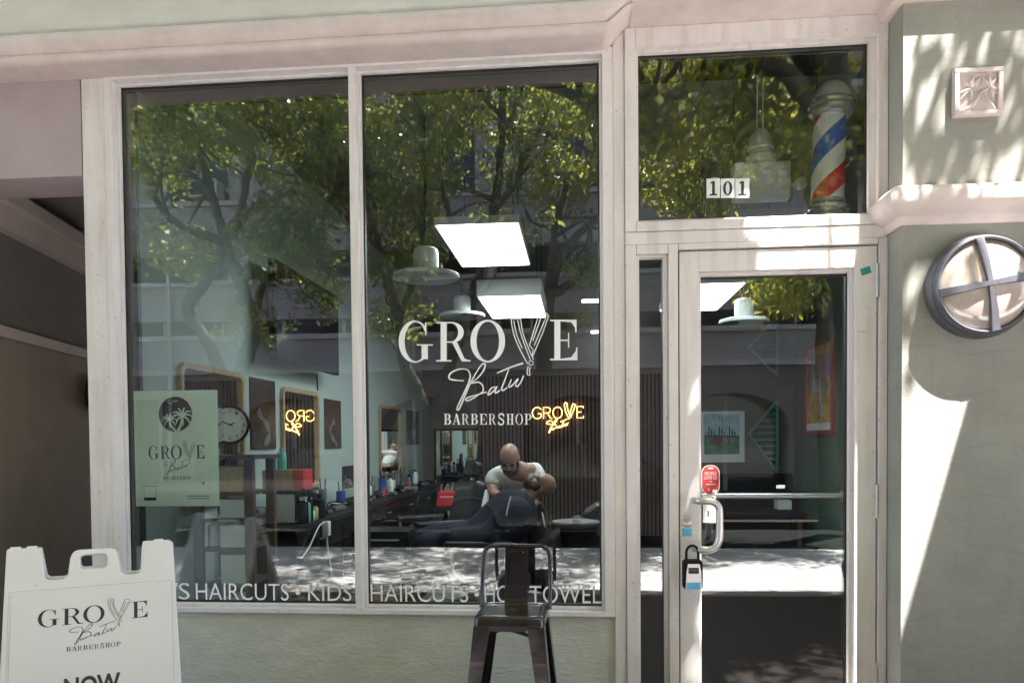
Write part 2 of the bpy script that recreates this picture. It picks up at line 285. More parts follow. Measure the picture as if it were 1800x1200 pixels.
def logo_polys(thin=1.0):
    D = {}
    for ch, (x0, x1, y0, y1) in BOXES.items():
        P = D['name_letter.' + ch] = []
        for poly in glyph(ch): P.append([px2((x0 + (x1 - x0) * u, y0 + (y1 - y0) * v)) for u, v in poly])
    P = D['razor_mark'] = []
    for ln in RAZOR:
        q = catmull([crop(p) for p in ln], 5) if len(ln) > 2 and ln[0] != (1350, 90) else [Vector((*crop(p), 0)) for p in ln]
        P += stroke([(v.x, v.y) for v in q], 0.0044 * thin)
    P += circle2(crop((1270, 562)), 0.011, 0.0034 * thin) + circle2(crop((1128, 93)), 0.007, 0.003 * thin)
    P = D['script_lettering'] = []
    for ln in SCRIPT:
        q = [(v.x, v.y) for v in catmull([crop(p) for p in ln], 5)]; n = len(q)
        P += stroke(q, [0.0062 * thin * (0.75 + 0.45 * abs(math.sin(i * 0.13))) for i in range(n)])
    P = D['trade_lettering'] = []
    for i, ch in enumerate('BARBERSHOP'):
        x0 = 780 + i * 15.75; w = 13.2
        for poly in glyph(ch): P.append([px2((x0 + w * u, 746 - 19 * v)) for u, v in poly])
    return D
def decal(name, polys, place, m, parent, step=0.00006, local=False):
    b = MB()
    for i, poly in enumerate(polys): b.face([place(u, v, (i % 12) * step) for u, v in poly])
    return b.build(name, m, parent, fixn=False, local=local)
def text_polys(txt, offset=0.0, bold=False):
    cu = bpy.data.curves.new('t', 'FONT'); cu.body = txt; cu.size = 1.0; cu.offset = offset; cu.resolution_u = 4
    o = bpy.data.objects.new('t', cu); COL.objects.link(o); bpy.context.view_layer.update()
    me = bpy.data.meshes.new_from_object(o.evaluated_get(bpy.context.evaluated_depsgraph_get()))
    P = [[(me.vertices[i].co.x, me.vertices[i].co.y) for i in p.vertices] for p in me.polygons]
    bpy.data.objects.remove(o); bpy.data.curves.remove(cu); bpy.data.meshes.remove(me); return P
def fit_polys(P, x0, x1, y0, y1):
    xs = [p[0] for q in P for p in q]; ys = [p[1] for q in P for p in q]; a, b, c, d = min(xs), max(xs), min(ys), max(ys)
    return [[(x0 + (x - a) / (b - a) * (x1 - x0), y0 + (y - c) / (d - c) * (y1 - y0)) for x, y in q] for q in P]
def plane(o, U, V, N): o, U, V, N = map(Vector, (o, U, V, N)); return lambda u, v, d=0.0: o + U * u + V * v + N * d
def facing(x, z, y): return plane((x, y, z), (1, 0, 0), (0, 0, 1), (0, -1, 0))     # a plane that faces the street
def struct(o): o['kind'] = 'structure'; return o

# ================================================================== SETTING
def sheet(name, m, x0, x1, y0, y1, z0, z1): return struct(MB().box(x0, x1, y0, y1, z0, z1).build(name, m))
sheet('ground', CONC, -150, 150, -150, 150, -0.6, -0.30)
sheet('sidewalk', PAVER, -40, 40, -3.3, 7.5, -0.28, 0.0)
sheet('kerb', BLDGL, -40, 40, -3.5, -3.302, -0.28, 0.008)
sheet('shaded_parking_lane', ASPH, -60, 60, -9.3, -7.05, -0.28, -0.094)  # dark strip in place of the shade on the far road
sheet('road', ROADM, -60, 60, -7.048, -3.502, -0.28, -0.09)
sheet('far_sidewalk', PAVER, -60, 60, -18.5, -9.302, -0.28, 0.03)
# shop interior shell
XL, XR, YB, ZC = -2.33, 3.10, 7.35, 3.70
sheet('shop_floor', FLOORI, -2.55, 3.3, 0.06, 8.2, 0.004, 0.05)
sheet('shop_ceiling', CEILI, -2.55, 3.3, 0.1, 8.2, ZC, ZC + 0.2)

# ================================================================== THE BUILDING
B = thing('shop_building', 'sage green stucco shop building with pink mouldings and cream framed glass front', 'building')
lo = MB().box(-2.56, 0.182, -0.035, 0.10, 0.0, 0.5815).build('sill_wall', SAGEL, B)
# entablature: pale wall, bullnose moulding, soffit
box('upper_wall', PALE, B, -8, 6, -0.20, 0.30, 3.482, 7.5)
prof = [(-.205, 3.481), (-.228, 3.480), (-.252, 3.470), (-.268, 3.452), (-.273, 3.430), (-.268, 3.407), (-.252, 3.388), (-.236, 3.378), (-.246, 3.374), (-.252, 3.362), (-.250, 3.346), (-.240, 3.335), (-.215, 3.330), (-.06, 3.334), (-.06, 3.40), (-.10, 3.48)]
b = MB(); xs = list(np.linspace(-8, .12, 60)) + list(np.linspace(.13, .26, 14))
def taper(x, z): s_ = min(1, max(0, (x - .13) / .13)); s_ = s_ * s_ * (3 - 2 * s_); return z + ((3.4395 + (z - 3.33) / .151 * .0415) - z) * s_
b.loft([[(x, y, taper(x, z)) for y, z in prof] for x in xs])
b.build('bullnose_moulding', PINK, B, smooth=True)
b = MB(); sof = [(-.262, 3.4815), (-.268, 3.462), (-.26, 3.448), (-.22, 3.440), (-.02, 3.436), (-.02, 3.4815)]
b.loft([[(x, y, z) for y, z in sof] for x in (.261, .8, 1.435)]); b.build('entrance_soffit', PINK, B, smooth=True)
# pilaster, its band and its cap
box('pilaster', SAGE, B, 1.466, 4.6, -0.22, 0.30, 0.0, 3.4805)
def wrap(name, pr, m, x0=1.466, y0=-.22, xe=4.6, yend=-.015):
    b = MB(); b.loft([[(x0 - p, yend, z) for p, z in pr], [(x0 - p, y0 - p, z) for p, z in pr], [(xe, y0 - p, z) for p, z in pr]]); return b.build(name, m, B, smooth=True)
wrap('band_moulding', [(-.02, 2.405), (.012, 2.405), (.020, 2.418), (.026, 2.44), (.045, 2.452), (.066, 2.468), (.080, 2.492), (.084, 2.520), (.078, 2.545), (.062, 2.562), (.040, 2.572), (-.02, 2.590)], PINK)
wrap('cap_moulding', [(-.02, 3.394), (.03, 3.394), (.048, 3.400), (.055, 3.415), (.055, 3.4815), (-.02, 3.4815)], PINK, yend=-.02)
# passage left of the shop
box('passage_fascia', PINKSH, B, -8, -2.548, -0.058, 0.25, 2.845, 3.40)
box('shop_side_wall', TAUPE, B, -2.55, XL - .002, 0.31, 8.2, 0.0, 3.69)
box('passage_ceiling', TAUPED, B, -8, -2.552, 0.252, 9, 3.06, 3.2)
wd = Vector((-.06, .265, 0)).normalized(); wn = Vector((wd.y, -wd.x, 0)); w0 = Vector((-3.26, -.30, 0))
def along(name, m, s0, s1, out0, out1, z0, z1):
    c = w0 + wd * (s0 + s1) / 2 + wn * (out0 + out1) / 2; c.z = (z0 + z1) / 2
    return MB().obox(c, wd * (s1 - s0) / 2, wn * (out1 - out0) / 2, (0, 0, (z1 - z0) / 2)).build(name, m, B)
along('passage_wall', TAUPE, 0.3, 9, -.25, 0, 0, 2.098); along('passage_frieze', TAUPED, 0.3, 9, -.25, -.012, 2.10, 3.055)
along('passage_trim', TRIMP, 0.3, 9, -.01, .03, 2.10, 2.165); along('passage_beam', TRIMP, 0.3, 9, -.01, .06, 2.735, 2.87); along('passage_beam', TRIMP, 0.3, 9, -.01, .12, 2.872, 2.955)
# shell walls of the shop
box('interior_wall', MINTW, B, XL - .0015, XL + .01, 0.07, YB - .001, 0.051, ZC - .001)
box('interior_wall', GREENW, B, XR, XR + .2, 0.31, YB - .001, 0.051, ZC - .001)
box('interior_wall', BACKW, B, XL, XR + .2, YB, YB + .2, 0.051, ZC - .001)
box('header_wall', BLKM, B, -2.55, 1.46, 0.075, 0.30, 3.335, 3.69)
box('front_pier', mat('dark_green_wall', (.02, .034, .024), .7), B, 1.42, 1.464, 0.08, 0.20, 0.051, 3.33)
# ------------------------------------------------------------------ shop window
b = MB()
b.box(-2.414, .145, -.07, .04, 3.322, 3.352); b.box(-2.414, .145, -.07, .04, .582, .607)
b.box(-2.414, -2.374, -.0695, .04, .607, 3.322); b.box(.128, .1785, -.0695, .04, .582, 3.352); b.box(-1.128, -1.092, -.072, .04, .607, 3.322)
W = b.build('shop_window', CREAMB, B, bevel=.003)
box('window_post', CREAM, B, -2.540, -2.4165, -.062, .06, 0.0, 3.345, bevel=.003)
b = MB()
for x0, x1 in ((-2.374, -1.128), (-1.092, .128)):
    b.box(x0, x1, -.024, .03, 3.308, 3.3215); b.box(x0, x1, -.024, .03, .6075, .6225); b.box(x0, x0 + .013, -.0235, .03, .6225, 3.308); b.box(x1 - .013, x1, -.0235, .03, .6225, 3.308)
b.build('glazing_bead', CREAMB, W, bevel=.002)
b = MB()
for x0, x1 in ((-2.361, -1.141), (-1.079, .115)):
    for q in ((x0, x0 + .008, .6225, 3.308), (x1 - .008, x1, .6225, 3.308), (x0 + .008, x1 - .008, 3.296, 3.308), (x0 + .008, x1 - .008, .6225, .632)): b.box(q[0], q[1], -.0022, .022, q[2], q[3])
b.build('gasket', BLACK, W)
box('inner_jamb', BLACK, W, -2.40, -2.318, .041, .069, .6, 3.34)
for x0, x1 in ((-2.361, -1.141), (-1.079, .115)): box('glass', GLASS, W, x0, x1, 0, .016, .6225, 3.308)
LP = facing(0, 0, -.004)
for nm_, P in logo_polys().items(): decal(nm_.split('.')[0], P, lambda u, v, d: (lambda p: Vector((p.x, -.003 - d, p.z)))(at(860 + u * 350, 600 - v * 350, 0)), WVINYL, W)
for txt, a, c in (("MEN", 218, 300), ("'", 308, 313), ("S", 315, 334), ("HAIRCUTS", 345, 508), ("•", 520, 528), ("KIDS", 542, 618), ("HAIRCUTS", 652, 823), ("•", 834, 842), ("HOT", 852, 916), ("TOWEL", 931, 1057)):
    xa, xb = at(a, 1040, 0).x, at(c, 1040, 0).x; z0, z1 = .6345, .7225
    if txt == "'": z0 = .700
    if txt == "•": z0, z1 = .664, .688
    decal('service_lettering', fit_polys(text_polys(txt, -.005), xa, xb, z0, z1), LP, WVINYL, W)
# ------------------------------------------------------------------ jamb post, transom, sidelight, door frame
box('entrance_post', CREAM, B, .180, .2345, -.055, .06, 0.0, 3.436, bevel=.003)
b = MB(); b.box(.2365, .288, -.066, .05, 0, 2.398); b.box(.2365, .288, -.066, .05, 2.4615, 3.436); b.box(.2365, 1.464, -.062, .05, 2.40, 2.4595); b.box(1.4235, 1.464, -.066, .05, 0, 2.398)
b.box(.4425, .4885, -.066, .05, 0, 2.398); b.box(.4905, 1.4215, -.066, .05, 2.3685, 2.398); b.box(.290, .4405, -.066, .05, 2.352, 2.398)
E_ = b.build('entrance_frame', CREAM, B, bevel=.0025)
b = MB(); b.box(1.08, 1.19, -.067, -.0665, 2.3735, 2.393); b.build('closer_plate', TRIMP, E_)
b = MB(); b.box(.290, 1.464, -.066, .05, 3.345, 3.436); b.box(.290, 1.464, -.066, .05, 2.4615, 2.508); b.box(1.420, 1.464, -.0655, .05, 2.508, 3.345); 
T = b.build('transom_window', CREAM, B, bevel=.0025)
b = MB(); b.box(.288, 1.420, -.03, .04, 3.331, 3.3445); b.box(.288, 1.420, -.03, .04, 2.5085, 2.524); b.box(.288, .304, -.0295, .04, 2.524, 3.331); b.box(1.389, 1.4195, -.0295, .04, 2.524, 3.331); b.build('glazing_bead', CREAM, T, bevel=.002)
b = MB()
for q in ((.304, .310, 2.524, 3.331), (1.381, 1.389, 2.524, 3.331), (.31, 1.381, 3.322, 3.331), (.31, 1.381, 2.524, 2.530)): b.box(q[0], q[1], -.0022, .022, q[2], q[3])
b.build('gasket', BLACK, T)
box('glass', GLASS, T, .304, 1.389, 0, .016, 2.524, 3.331)
box('ledge', BLKM, T, .29, 1.42, .06, .30, 2.50, 2.535)
b = MB(); b.box(.288, .4405, -.045, .04, 2.338, 2.3515); b.box(.288, .304, -.0445, .04, 0.02, 2.338); b.box(.4205, .4405, -.0445, .04, 0.02, 2.338)
S_ = b.build('sidelight', CREAM, B, bevel=.002)
b = MB()
for q in ((.304, .308, .02, 2.338), (.4165, .4205, .02, 2.338), (.308, .4165, 2.330, 2.338)): b.box(q[0], q[1], -.0022, .022, q[2], q[3])
b.build('gasket', BLACK, S_); box('glass', GLASS, S_, .304, .4205, 0, .016, .02, 2.338)
# door leaf
b = MB(); b.box(.4955, .588, -.058, .045, .03, 2.3605); b.box(1.318, 1.4165, -.058, .045, .03, 2.3605); b.box(.588, 1.318, -.0575, .045, 2.262, 2.3605); b.box(.588, 1.318, -.0575, .045, 0.02, .155)
D = b.build('door', CREAM, B, bevel=.002)
b = MB(); b.box(.588, .602, -.03, .04, .155, 2.262); b.box(1.300, 1.318, -.034, .04, .155, 2.262); b.box(.602, 1.300, -.0305, .04, 2.245, 2.262); b.box(.602, 1.300, -.0305, .04, .155, .170); b.build('glazing_bead', CREAMB, D, bevel=.002)
b = MB()
for q in ((.602, .606, .170, 2.245), (1.293, 1.300, .170, 2.245), (.606, 1.293, 2.238, 2.245)): b.box(q[0], q[1], -.0022, .022, q[2], q[3])
b.build('gasket', BLACK, D); box('glass', GLASS, D, .602, 1.300, 0, .016, .170, 2.245)
for q in ((.4886, .4955, .0, 2.3684), (1.4168, 1.4234, .0, 2.3684), (.4955, 1.4168, 2.3608, 2.3684)): box('door_gap', BLACK, E_, q[0], q[1], -.03, .044, q[2], q[3])
for z in (2.195, 1.150, .3):
    b = MB(); x = 1.4195
    for k in range(5): b.lathe([(.0075, 0), (.0085, .001), (.0085, .030), (.0075, .031)], (x, -.062, z - .078 + k * .032), seg=12)
    b.build('hinge', ALU, D, smooth=True)
# pull handle: a bent tube on two standoffs
zt, zb = 1.158, .925
pts = [(.563, -.055, zt), (.563, -.10, zt), (.575, -.128, zt), (.60, -.138, zt), (.625, -.14, zt), (.648, -.14, zt - .008), (.664, -.14, zt - .026), (.669, -.14, zt - .055), (.669, -.14, zb + .075), (.664, -.14, zb + .04), (.648, -.14, zb + .012), (.62, -.138, zb), (.59, -.136, zb), (.572, -.125, zb), (.563, -.10, zb), (.563, -.055, zb)]
MB().tube([tuple(p) for p in catmull(pts, 4)], .0175, 14).build('pull_handle', ALU, D, smooth=True)
b = MB(); b.tube([(.62, .075, 1.165), (1.31, .075, 1.165)], .015, 12); b.box(.592, .62, .045, .095, 1.135, 1.195); b.box(1.30, 1.328, .045, .095, 1.135, 1.195); b.build('push_bar', ALU, D, smooth=True)
b = MB(); c = at(1208, 918, -.058); b.lathe([(.021, 0), (.0215, .006), (.018, .009), (.010, .0095), (.010, .013), (.0085, .0135)], (c.x, -.058, c.z), (0, -1, 0), 24); lk = b.build('lock_cylinder', ALU, D, smooth=True)
box('keyhole', BLACK, lk, c.x - .0012, c.x + .0012, -.0722, -.0716, c.z - .005, c.z + .004)
def card(name, label, cat, px0, px1, py0, py1, Y, m, rim=None, thick=.0012, r=0.0):
    a, c = at(px0, (py0 + py1) / 2, Y), at(px1, (py0 + py1) / 2, Y); t, u = at((px0 + px1) / 2, py0, Y), at((px0 + px1) / 2, py1, Y)
    o = MB().box(a.x, c.x, Y - thick, Y, u.z, t.z).build(name, m); tag(o, label, cat); return o, (a.x, c.x, u.z, t.z)
# ================================================================== THINGS ON THE FACADE
# house number plates
for i, (ch, x0, x1, lab) in enumerate((('1', 1242, 1265.5, 'white number plate with a black 1, farthest from the barber pole'), ('0', 1267, 1291, 'white number plate with a black 0 on the transom glass'), ('1', 1292.5, 1317, 'white number plate with a black 1, nearest the barber pole'))):
    o, (a, c, u, t) = card('number_plate', lab, 'number plate', x0, x1, 314, 348, -.0025, WHITE); o['group'] = 'house number plates on the transom'
    w, h = c - a, t - u; cx = (a + c) / 2
    if ch == '1': P = [rect(cx - w * .09, cx + w * .12, u + h * .12, u + h * .86), rect(cx - w * .28, cx + w * .30, u + h * .12, u + h * .2), [(cx - w * .28, u + h * .72), (cx - w * .06, u + h * .76), (cx - w * .06, u + h * .88), (cx - w * .20, u + h * .80)]]
    else: P = ring((cx, u + h * .49), (w * .34, h * .37), (cx, u + h * .49), (w * .14, h * .31), 0, 360, 26)
    decal('digit', P, facing(0, 0, -.0042), DKINK, o)
# poster taped inside the left pane
PZ = 0.019
o, (a, c, u, t) = card('window_poster', 'mint green paper poster with palm emblem taped inside the left window pane', 'poster', 237, 384, 686, 889, PZ + .0012, MINTP)
w, h = c - a, t - u
def pos(uu, vv): return (a + w * uu, u + h * vv)
k = w / .865 * .68 / 1.0
sc = (w * .675) / ((1017 - 701) / 350)
for nm_, P in logo_polys(1.15).items(): decal(nm_.split('.')[0], [[(a + w * .505 + x * sc, u + h * .485 + y * sc * 1.0 - .012) for x, y in q] for q in P], facing(0, 0, PZ - .0006), DKINK, o)
P = []; cx, cz = pos(.497, .795); R0 = w * .2
decal('emblem_disc', [[(cx + R0 * math.cos(i * math.pi / 24), cz + R0 * math.sin(i * math.pi / 24)) for i in range(48)]], facing(0, 0, PZ - .0006), DKINK, o)
def palm(bx, by, tx, ty, s):
    P = stroke([(v.x, v.y) for v in catmull([(bx, by), ((bx + tx) / 2 + (tx - bx) * .25, (by + ty) / 2), (tx, ty)], 5)], [.011 * s * (1.5 - k * .07) for k in range(11)])
    for ang, ln in ((175, 1.0), (150, 1.05), (115, .95), (75, .95), (35, 1.05), (5, 1.05), (-35, .85), (-140, .8), (-85, .6)):
        r = math.radians(ang); e = (tx + math.cos(r) * .062 * s * ln, ty + math.sin(r) * .062 * s * ln - .016 * s); mdl = (tx + math.cos(r) * .034 * s, ty + math.sin(r) * .034 * s + .006 * s)
        P += stroke([(v.x, v.y) for v in catmull([(tx, ty), mdl, e], 4)], [.003 * s, .007 * s, .009 * s, .010 * s, .009 * s, .008 * s, .006 * s, .004 * s, .001 * s])
    return P
for P in (palm(cx + .004, cz - R0 * .98, cx - R0 * .36, cz - R0 * .32, .75), palm(cx + .012, cz - R0 * .97, cx + R0 * .42, cz - R0 * .12, 1.0)): decal('emblem_palm', P, facing(0, 0, PZ - .0014), MINTP, o)
for bx, by, s in ((.0, .72, 1), (-.28, .60, .8), (-.42, .72, .5)):
    q = (cx + bx * R0, cz + by * R0); P = stroke([(v.x, v.y) for v in catmull([(q[0] - .016 * s, q[1] + .004), (q[0] - .006 * s, q[1] + .004), q, (q[0] + .006 * s, q[1] + .005), (q[0] + .018 * s, q[1] + .004)], 3)], .003 * s); decal('emblem_bird', P, facing(0, 0, PZ - .0014), MINTP, o)
P = [];  x0, z0 = pos(.10, .05); x1, z1 = pos(.25, .175)
P += [rect(x0, x1, z0, z0 + .016), rect(x0, x0 + .002, z0, z1), rect(x1 - .002, x1, z0, z1), rect(x0, x1, z1 - .002, z1)]; decal('print_box', P, facing(0, 0, PZ - .0006), DKINK, o)
x0, z0 = pos(.80, .185); P = [[(x0, z0 + .014), (x0 + .012, z0 + .014), (x0 + .012, z0 + .002), (x0 + .006, z0 - .006), (x0 + .006, z0 + .006), (x0, z0 + .006)]]; decal('print_flag', P, facing(0, 0, PZ - .0006), DKINK, o)
for yy, xa in ((.085, .62), (.062, .62)): decal('small_print', [[pos(xa, yy), pos(.88, yy), pos(.88, yy + .006), pos(xa, yy + .006)]], facing(0, 0, PZ - .0006), DKINK, o)
# stickers and tags on the door
REDS = mat('red_sticker', (0.50, 0.045, 0.045), 0.45, var=0.02); BLUS = mat('blue_sticker', (0.12, 0.50, 0.75), 0.5, var=0.1, vscale=60); TEALS = mat('teal_sticker', (0.03, 0.30, 0.27), 0.5, var=0.2, vscale=80)
def rounded(x0, x1, z0, z1, r, n=8):
    P = []
    for cx_, cz_, s in ((x1 - r, z1 - r, 0), (x0 + r, z1 - r, 90), (x0 + r, z0 + r, 180), (x1 - r, z0 + r, 270)):
        for k_ in range(n + 1): q = math.radians(s + 90 * k_ / n); P.append((cx_ + r * math.cos(q), cz_ + r * math.sin(q)))
    return P
a, c = at(1233, 842, -.002), at(1265, 842, -.002); t, u = at(1249, 817, -.002), at(1249, 869, -.002)
st = MB().prism(rounded(a.x, c.x, u.z, t.z, .040), lambda x, z, d: (x, d, z), -.0025, -.001).build('red_sticker', WHITE); tag(st, 'red rounded review sticker with white words above the door pull handle', 'sticker')
decal('sticker_face', [rounded(a.x + .003, c.x - .003, u.z + .003, t.z - .003, .038)], facing(0, 0, -.0029), REDS, st)
w, h = c.x - a.x, t.z - u.z
P = fit_polys(text_polys('PEOPLE'), a.x + w * .18, a.x + w * .82, u.z + h * .66, u.z + h * .77) + fit_polys(text_polys('LOVE US'), a.x + w * .14, a.x + w * .86, u.z + h * .52, u.z + h * .63)
P += [rect(a.x + w * .36, a.x + w * .64, u.z + h * .87, u.z + h * .92), rect(a.x + w * .44, a.x + w * .56, u.z + h * .44, u.z + h * .46)] + stroke([(a.x + w * (.26 + .1 * i), u.z + h * (.335 + .03 * (i % 2))) for i in range(6)], .004)
P += [[(a.x + w * .36, u.z + h * .15), (a.x + w * .44, u.z + h * .15), (a.x + w * .40, u.z + h * .23)], rect(a.x + w * .60, a.x + w * .84, u.z + h * .06, u.z + h * .17)]
decal('sticker_words', P, facing(0, 0, -.0033), WHITE, st)
o, (a, c, u, t) = card('white_tag', 'white paper tag on the door glass behind the pull handle', 'tag', 1235.5, 1258, 870, 918, -.002, WHITE)
for q in (rect(a + .008, c - .008, t - .016, t - .010), rect(a + .022, a + .030, u + .03, u + .06)): decal('tag_print', [q], facing(0, 0, -.0036), LAMPMET, o)
o, q = card('blue_sticker', 'small light blue sticker below the door lock', 'sticker', 1199, 1216, 928, 942, -.0595, BLUS)
o, q = card('lock_label', 'tiny grey label above the door lock', 'label', 1201, 1215.5, 904, 911, -.0595, TRIMP)
a = at(1522, 476, -.0595); o = MB().obox((a.x, -.059, a.z), (.022, 0, .007), (0, .0006, 0), (-.005, 0, .016)).build('teal_sticker', TEALS); tag(o, 'small tilted teal sticker on the door corner beside the upper hinge', 'sticker')
# lock box hanging on the handle
a = at(1217, 997, -.138); LX = a.x; ZB = .925
K = thing('lock_box', 'black and grey combination key lock box hanging from the door pull handle', 'lock box', (LX, -.138, ZB - .19))
b = MB(); b.prism(rounded(LX - .046, LX + .046, ZB - .185, ZB - .045, .016, 4), lambda x, z, d: (x, d, z), -.160, -.116); b.build('case', BLKM, K, smooth=True, bevel=.004)
b = MB(); b.prism([(LX - .036, ZB - .184), (LX + .040, ZB - .184), (LX + .038, ZB - .10), (LX + .030, ZB - .062), (LX - .024, ZB - .062), (LX - .032, ZB - .10)], lambda x, z, d: (x, d, z), -.1655, -.1605); f_ = b.build('front_plate', ALU, K, bevel=.002)
box('dial_window', BLACK, f_, LX - .022, LX + .026, -.168, -.1657, ZB - .108, ZB - .080)
b = MB(); [b.lathe([(.0072, -.004), (.0072, .004)], (LX - .015 + i * .0115, -.166, ZB - .094), (1, 0, 0), 14) for i in range(4)]; b.build('number_wheel', LAMPMET, f_, smooth=True)
box('blue_label', BLUS, f_, LX - .030, LX + .034, -.1668, -.1658, ZB - .182, ZB - .150)
b = MB(); b.tube([(LX - .028, -.138, ZB - .05)] + [(LX - .028 * math.cos(math.radians(k_)), -.138, ZB - .012 + .034 * math.sin(math.radians(k_))) for k_ in range(0, 181, 15)] + [(LX + .028, -.138, ZB - .05)], .0065, 10); b.build('shackle', BLKM, K, smooth=True)
# relief plaque on the pilaster
a, c = at(1678, 160, -.25), at(1764, 160, -.25); t, u = at(1720, 118, -.25), at(1720, 203, -.25); PX, PZc, HS = (a.x + c.x) / 2, (t.z + u.z) / 2, (c.x - a.x) / 2
Q = thing('relief_plaque', 'square pink plaster plaque with carved palm leaves on the pilaster', 'plaque', (PX, -.22, PZc))
b = MB(); b.box(PX - HS, PX + HS, -.236, -.2195, PZc - HS, PZc + HS)
for q in ((-1, 1, .80, 1), (-1, 1, -1, -.80), (-1, -.80, -.80, .80), (.80, 1, -.80, .80)): b.box(PX + HS * q[0], PX + HS * q[1], -.254, -.236, PZc + HS * q[2], PZc + HS * q[3])
PLQ = mat('pink_terracotta', (0.62, 0.535, 0.495), 0.7, var=0.08, vscale=14, bump=0.15); b.build('frame', PLQ, Q, bevel=.004)
b = MB()
def leafr(x0, z0, x1, z1, wd_):
    a_ = Vector((x0, z0)); e_ = Vector((x1, z1)); d_ = e_ - a_; n_ = Vector((-d_.y, d_.x)).normalized() * wd_; rings = []
    for k_ in range(7):
        s_ = k_ / 6; m_ = a_ + d_ * s_; hw = math.sin(math.pi * min(.97, s_ * .85 + .12)) ; p_ = lambda v, y: (PX + HS * v.x, y, PZc + HS * v.y)
        rings.append([p_(m_ + n_ * hw, -.236), p_(m_ + n_ * hw * .4, -.246), p_(m_, -.250), p_(m_ - n_ * hw * .4, -.246), p_(m_ - n_ * hw, -.236)])
    b.loft(rings, cap=False, closed=False)
for q in ((-.30, .17, -.72, .66, .09), (-.30, .17, -.18, .70, .12), (-.30, .17, .12, .62, .13), (-.30, .17, -.74, -.02, .13), (-.30, .17, -.74, -.28, .10), (-.30, .17, -.30, -.40, .11), (-.30, .17, .12, .10, .05),
          (.50, .17, .12, .62, .13), (.50, .17, .42, .74, .13), (.50, .17, .74, .56, .10), (.50, .17, .76, .10, .12), (.50, .17, .74, -.14, .09), (.50, .17, .62, -.40, .12), (.50, .17, .12, .0, .06)): leafr(*q)
for q in (((.10, .0), (-.12, -.40), (-.50, -.76)), ((.10, .0), (.34, -.30), (.66, -.76))):
    pl = catmull(q, 4); rings = []
    for i, v in enumerate(pl):
        wv = .05 + .02 * i; rings.append([(PX + HS * (v.x - wv), -.236, PZc + HS * v.y), (PX + HS * v.x, -.251, PZc + HS * v.y), (PX + HS * (v.x + wv), -.236, PZc + HS * v.y)])
    b.loft(rings, cap=False, closed=False)
b.build('palm_relief', PLQ, Q, smooth=True, fixn=True)
# round bulkhead lamps
def bulkhead(label, c, n, R, m_body, m_gl, name='wall_lamp'):
    c = Vector(c); n = Vector(n).normalized(); Lm = thing(name, label, 'wall lamp', c)
    s = R / .243
    b = MB(); b.lathe([(.215 * s, 0), (.243 * s, .0), (.247 * s, .012 * s), (.247 * s, .040 * s), (.238 * s, .052 * s), (.234 * s, .060 * s), (.238 * s, .066 * s), (.237 * s, .085 * s), (.232 * s, .098 * s), (.224 * s, .106 * s), (.217 * s, .104 * s), (.214 * s, .096 * s), (.214 * s, .05 * s)], c, n, 64, cap=False); b.build('body', m_body, Lm, smooth=True)
    b = MB(); b.lathe([(.2145 * s, .078 * s), (.203 * s, .092 * s), (.15 * s, .106 * s), (.10 * s, .115 * s), (.05 * s, .120 * s), (.0, .1215 * s)], c, n, 64, cap=False); b.build('lens', m_gl, Lm, smooth=True)
    ax = n.orthogonal().normalized() if abs(n.z) > .9 else n.cross(Vector((0, 0, 1))).normalized(); ay = n.cross(ax)
    for ang in (10, 100):
        u_ = ax * math.cos(math.radians(ang)) + ay * math.sin(math.radians(ang)); v_ = n.cross(u_); b = MB(); rings = []
        for k_ in range(17):
            r_ = (-1 + k_ / 8) * .222 * s; hgt = (.103 + .028 * (1 - (r_ / (.222 * s)) ** 2) + (.0015 if ang == 10 else 0)) * s; w_ = (.013 + .010 * abs(r_) / (.222 * s)) * s; p_ = c + u_ * r_ + n * hgt
            rings.append([p_ - v_ * w_ - n * .008 * s, p_ - v_ * w_ * .8 + n * .006 * s, p_ + v_ * w_ * .8 + n * .006 * s, p_ + v_ * w_ - n * .008 * s])
        b.loft(rings); b.build('guard_bar', m_body, Lm, smooth=True)
    return Lm
a = at(1716, 507, -.22); bulkhead('round grey bulkhead lamp with crossed guard bars on the sage pilaster', (a.x, -.22, a.z), (0, -1, 0), .224, LAMPMET, LAMPGL)
s_ = 2.05; c_ = w0 + wd * s_ + wn * .001; c_.z = 1.84
bulkhead('small dark round lamp on the shaded passage wall, half hidden by the post', c_, wn, .135, mat('dark_lamp_metal', (.03, .027, .03), .4, metal=.3), mat('dark_lamp_lens', (.05, .035, .035), .2))

# ================================================================== SANDWICH BOARD
AX0, AX1 = at(12, 965, -.79), at(304, 947, -.47)
ang = math.atan2(AX1.y - AX0.y, AX1.x - AX0.x); Wd = math.hypot(AX1.x - AX0.x, AX1.y - AX0.y); mid = (AX0 + AX1) / 2; ZT = mid.z
A_ = thing('sandwich_board', 'white plastic sandwich board sign with the barbershop logo and bold black NOW', 'sign board', (mid.x, mid.y, 0), ang)
tilt = math.radians(16.5)
def leaf_plane(sg):                            # local frame of one leaf: u across, v down the leaf from the hinge, d outwards
    U = Vector((1, 0, 0)); V = Vector((0, -sg * math.sin(tilt), -math.cos(tilt))); N = Vector((0, -sg * math.cos(tilt), math.sin(tilt))); O = Vector((0, -sg * .012, ZT))
    return lambda u, v, d=0.0: O + U * u + V * v + N * d
hw = Wd / 2; LEN = ZT / math.cos(tilt) - .004
tab = hw * .60; nd = .142
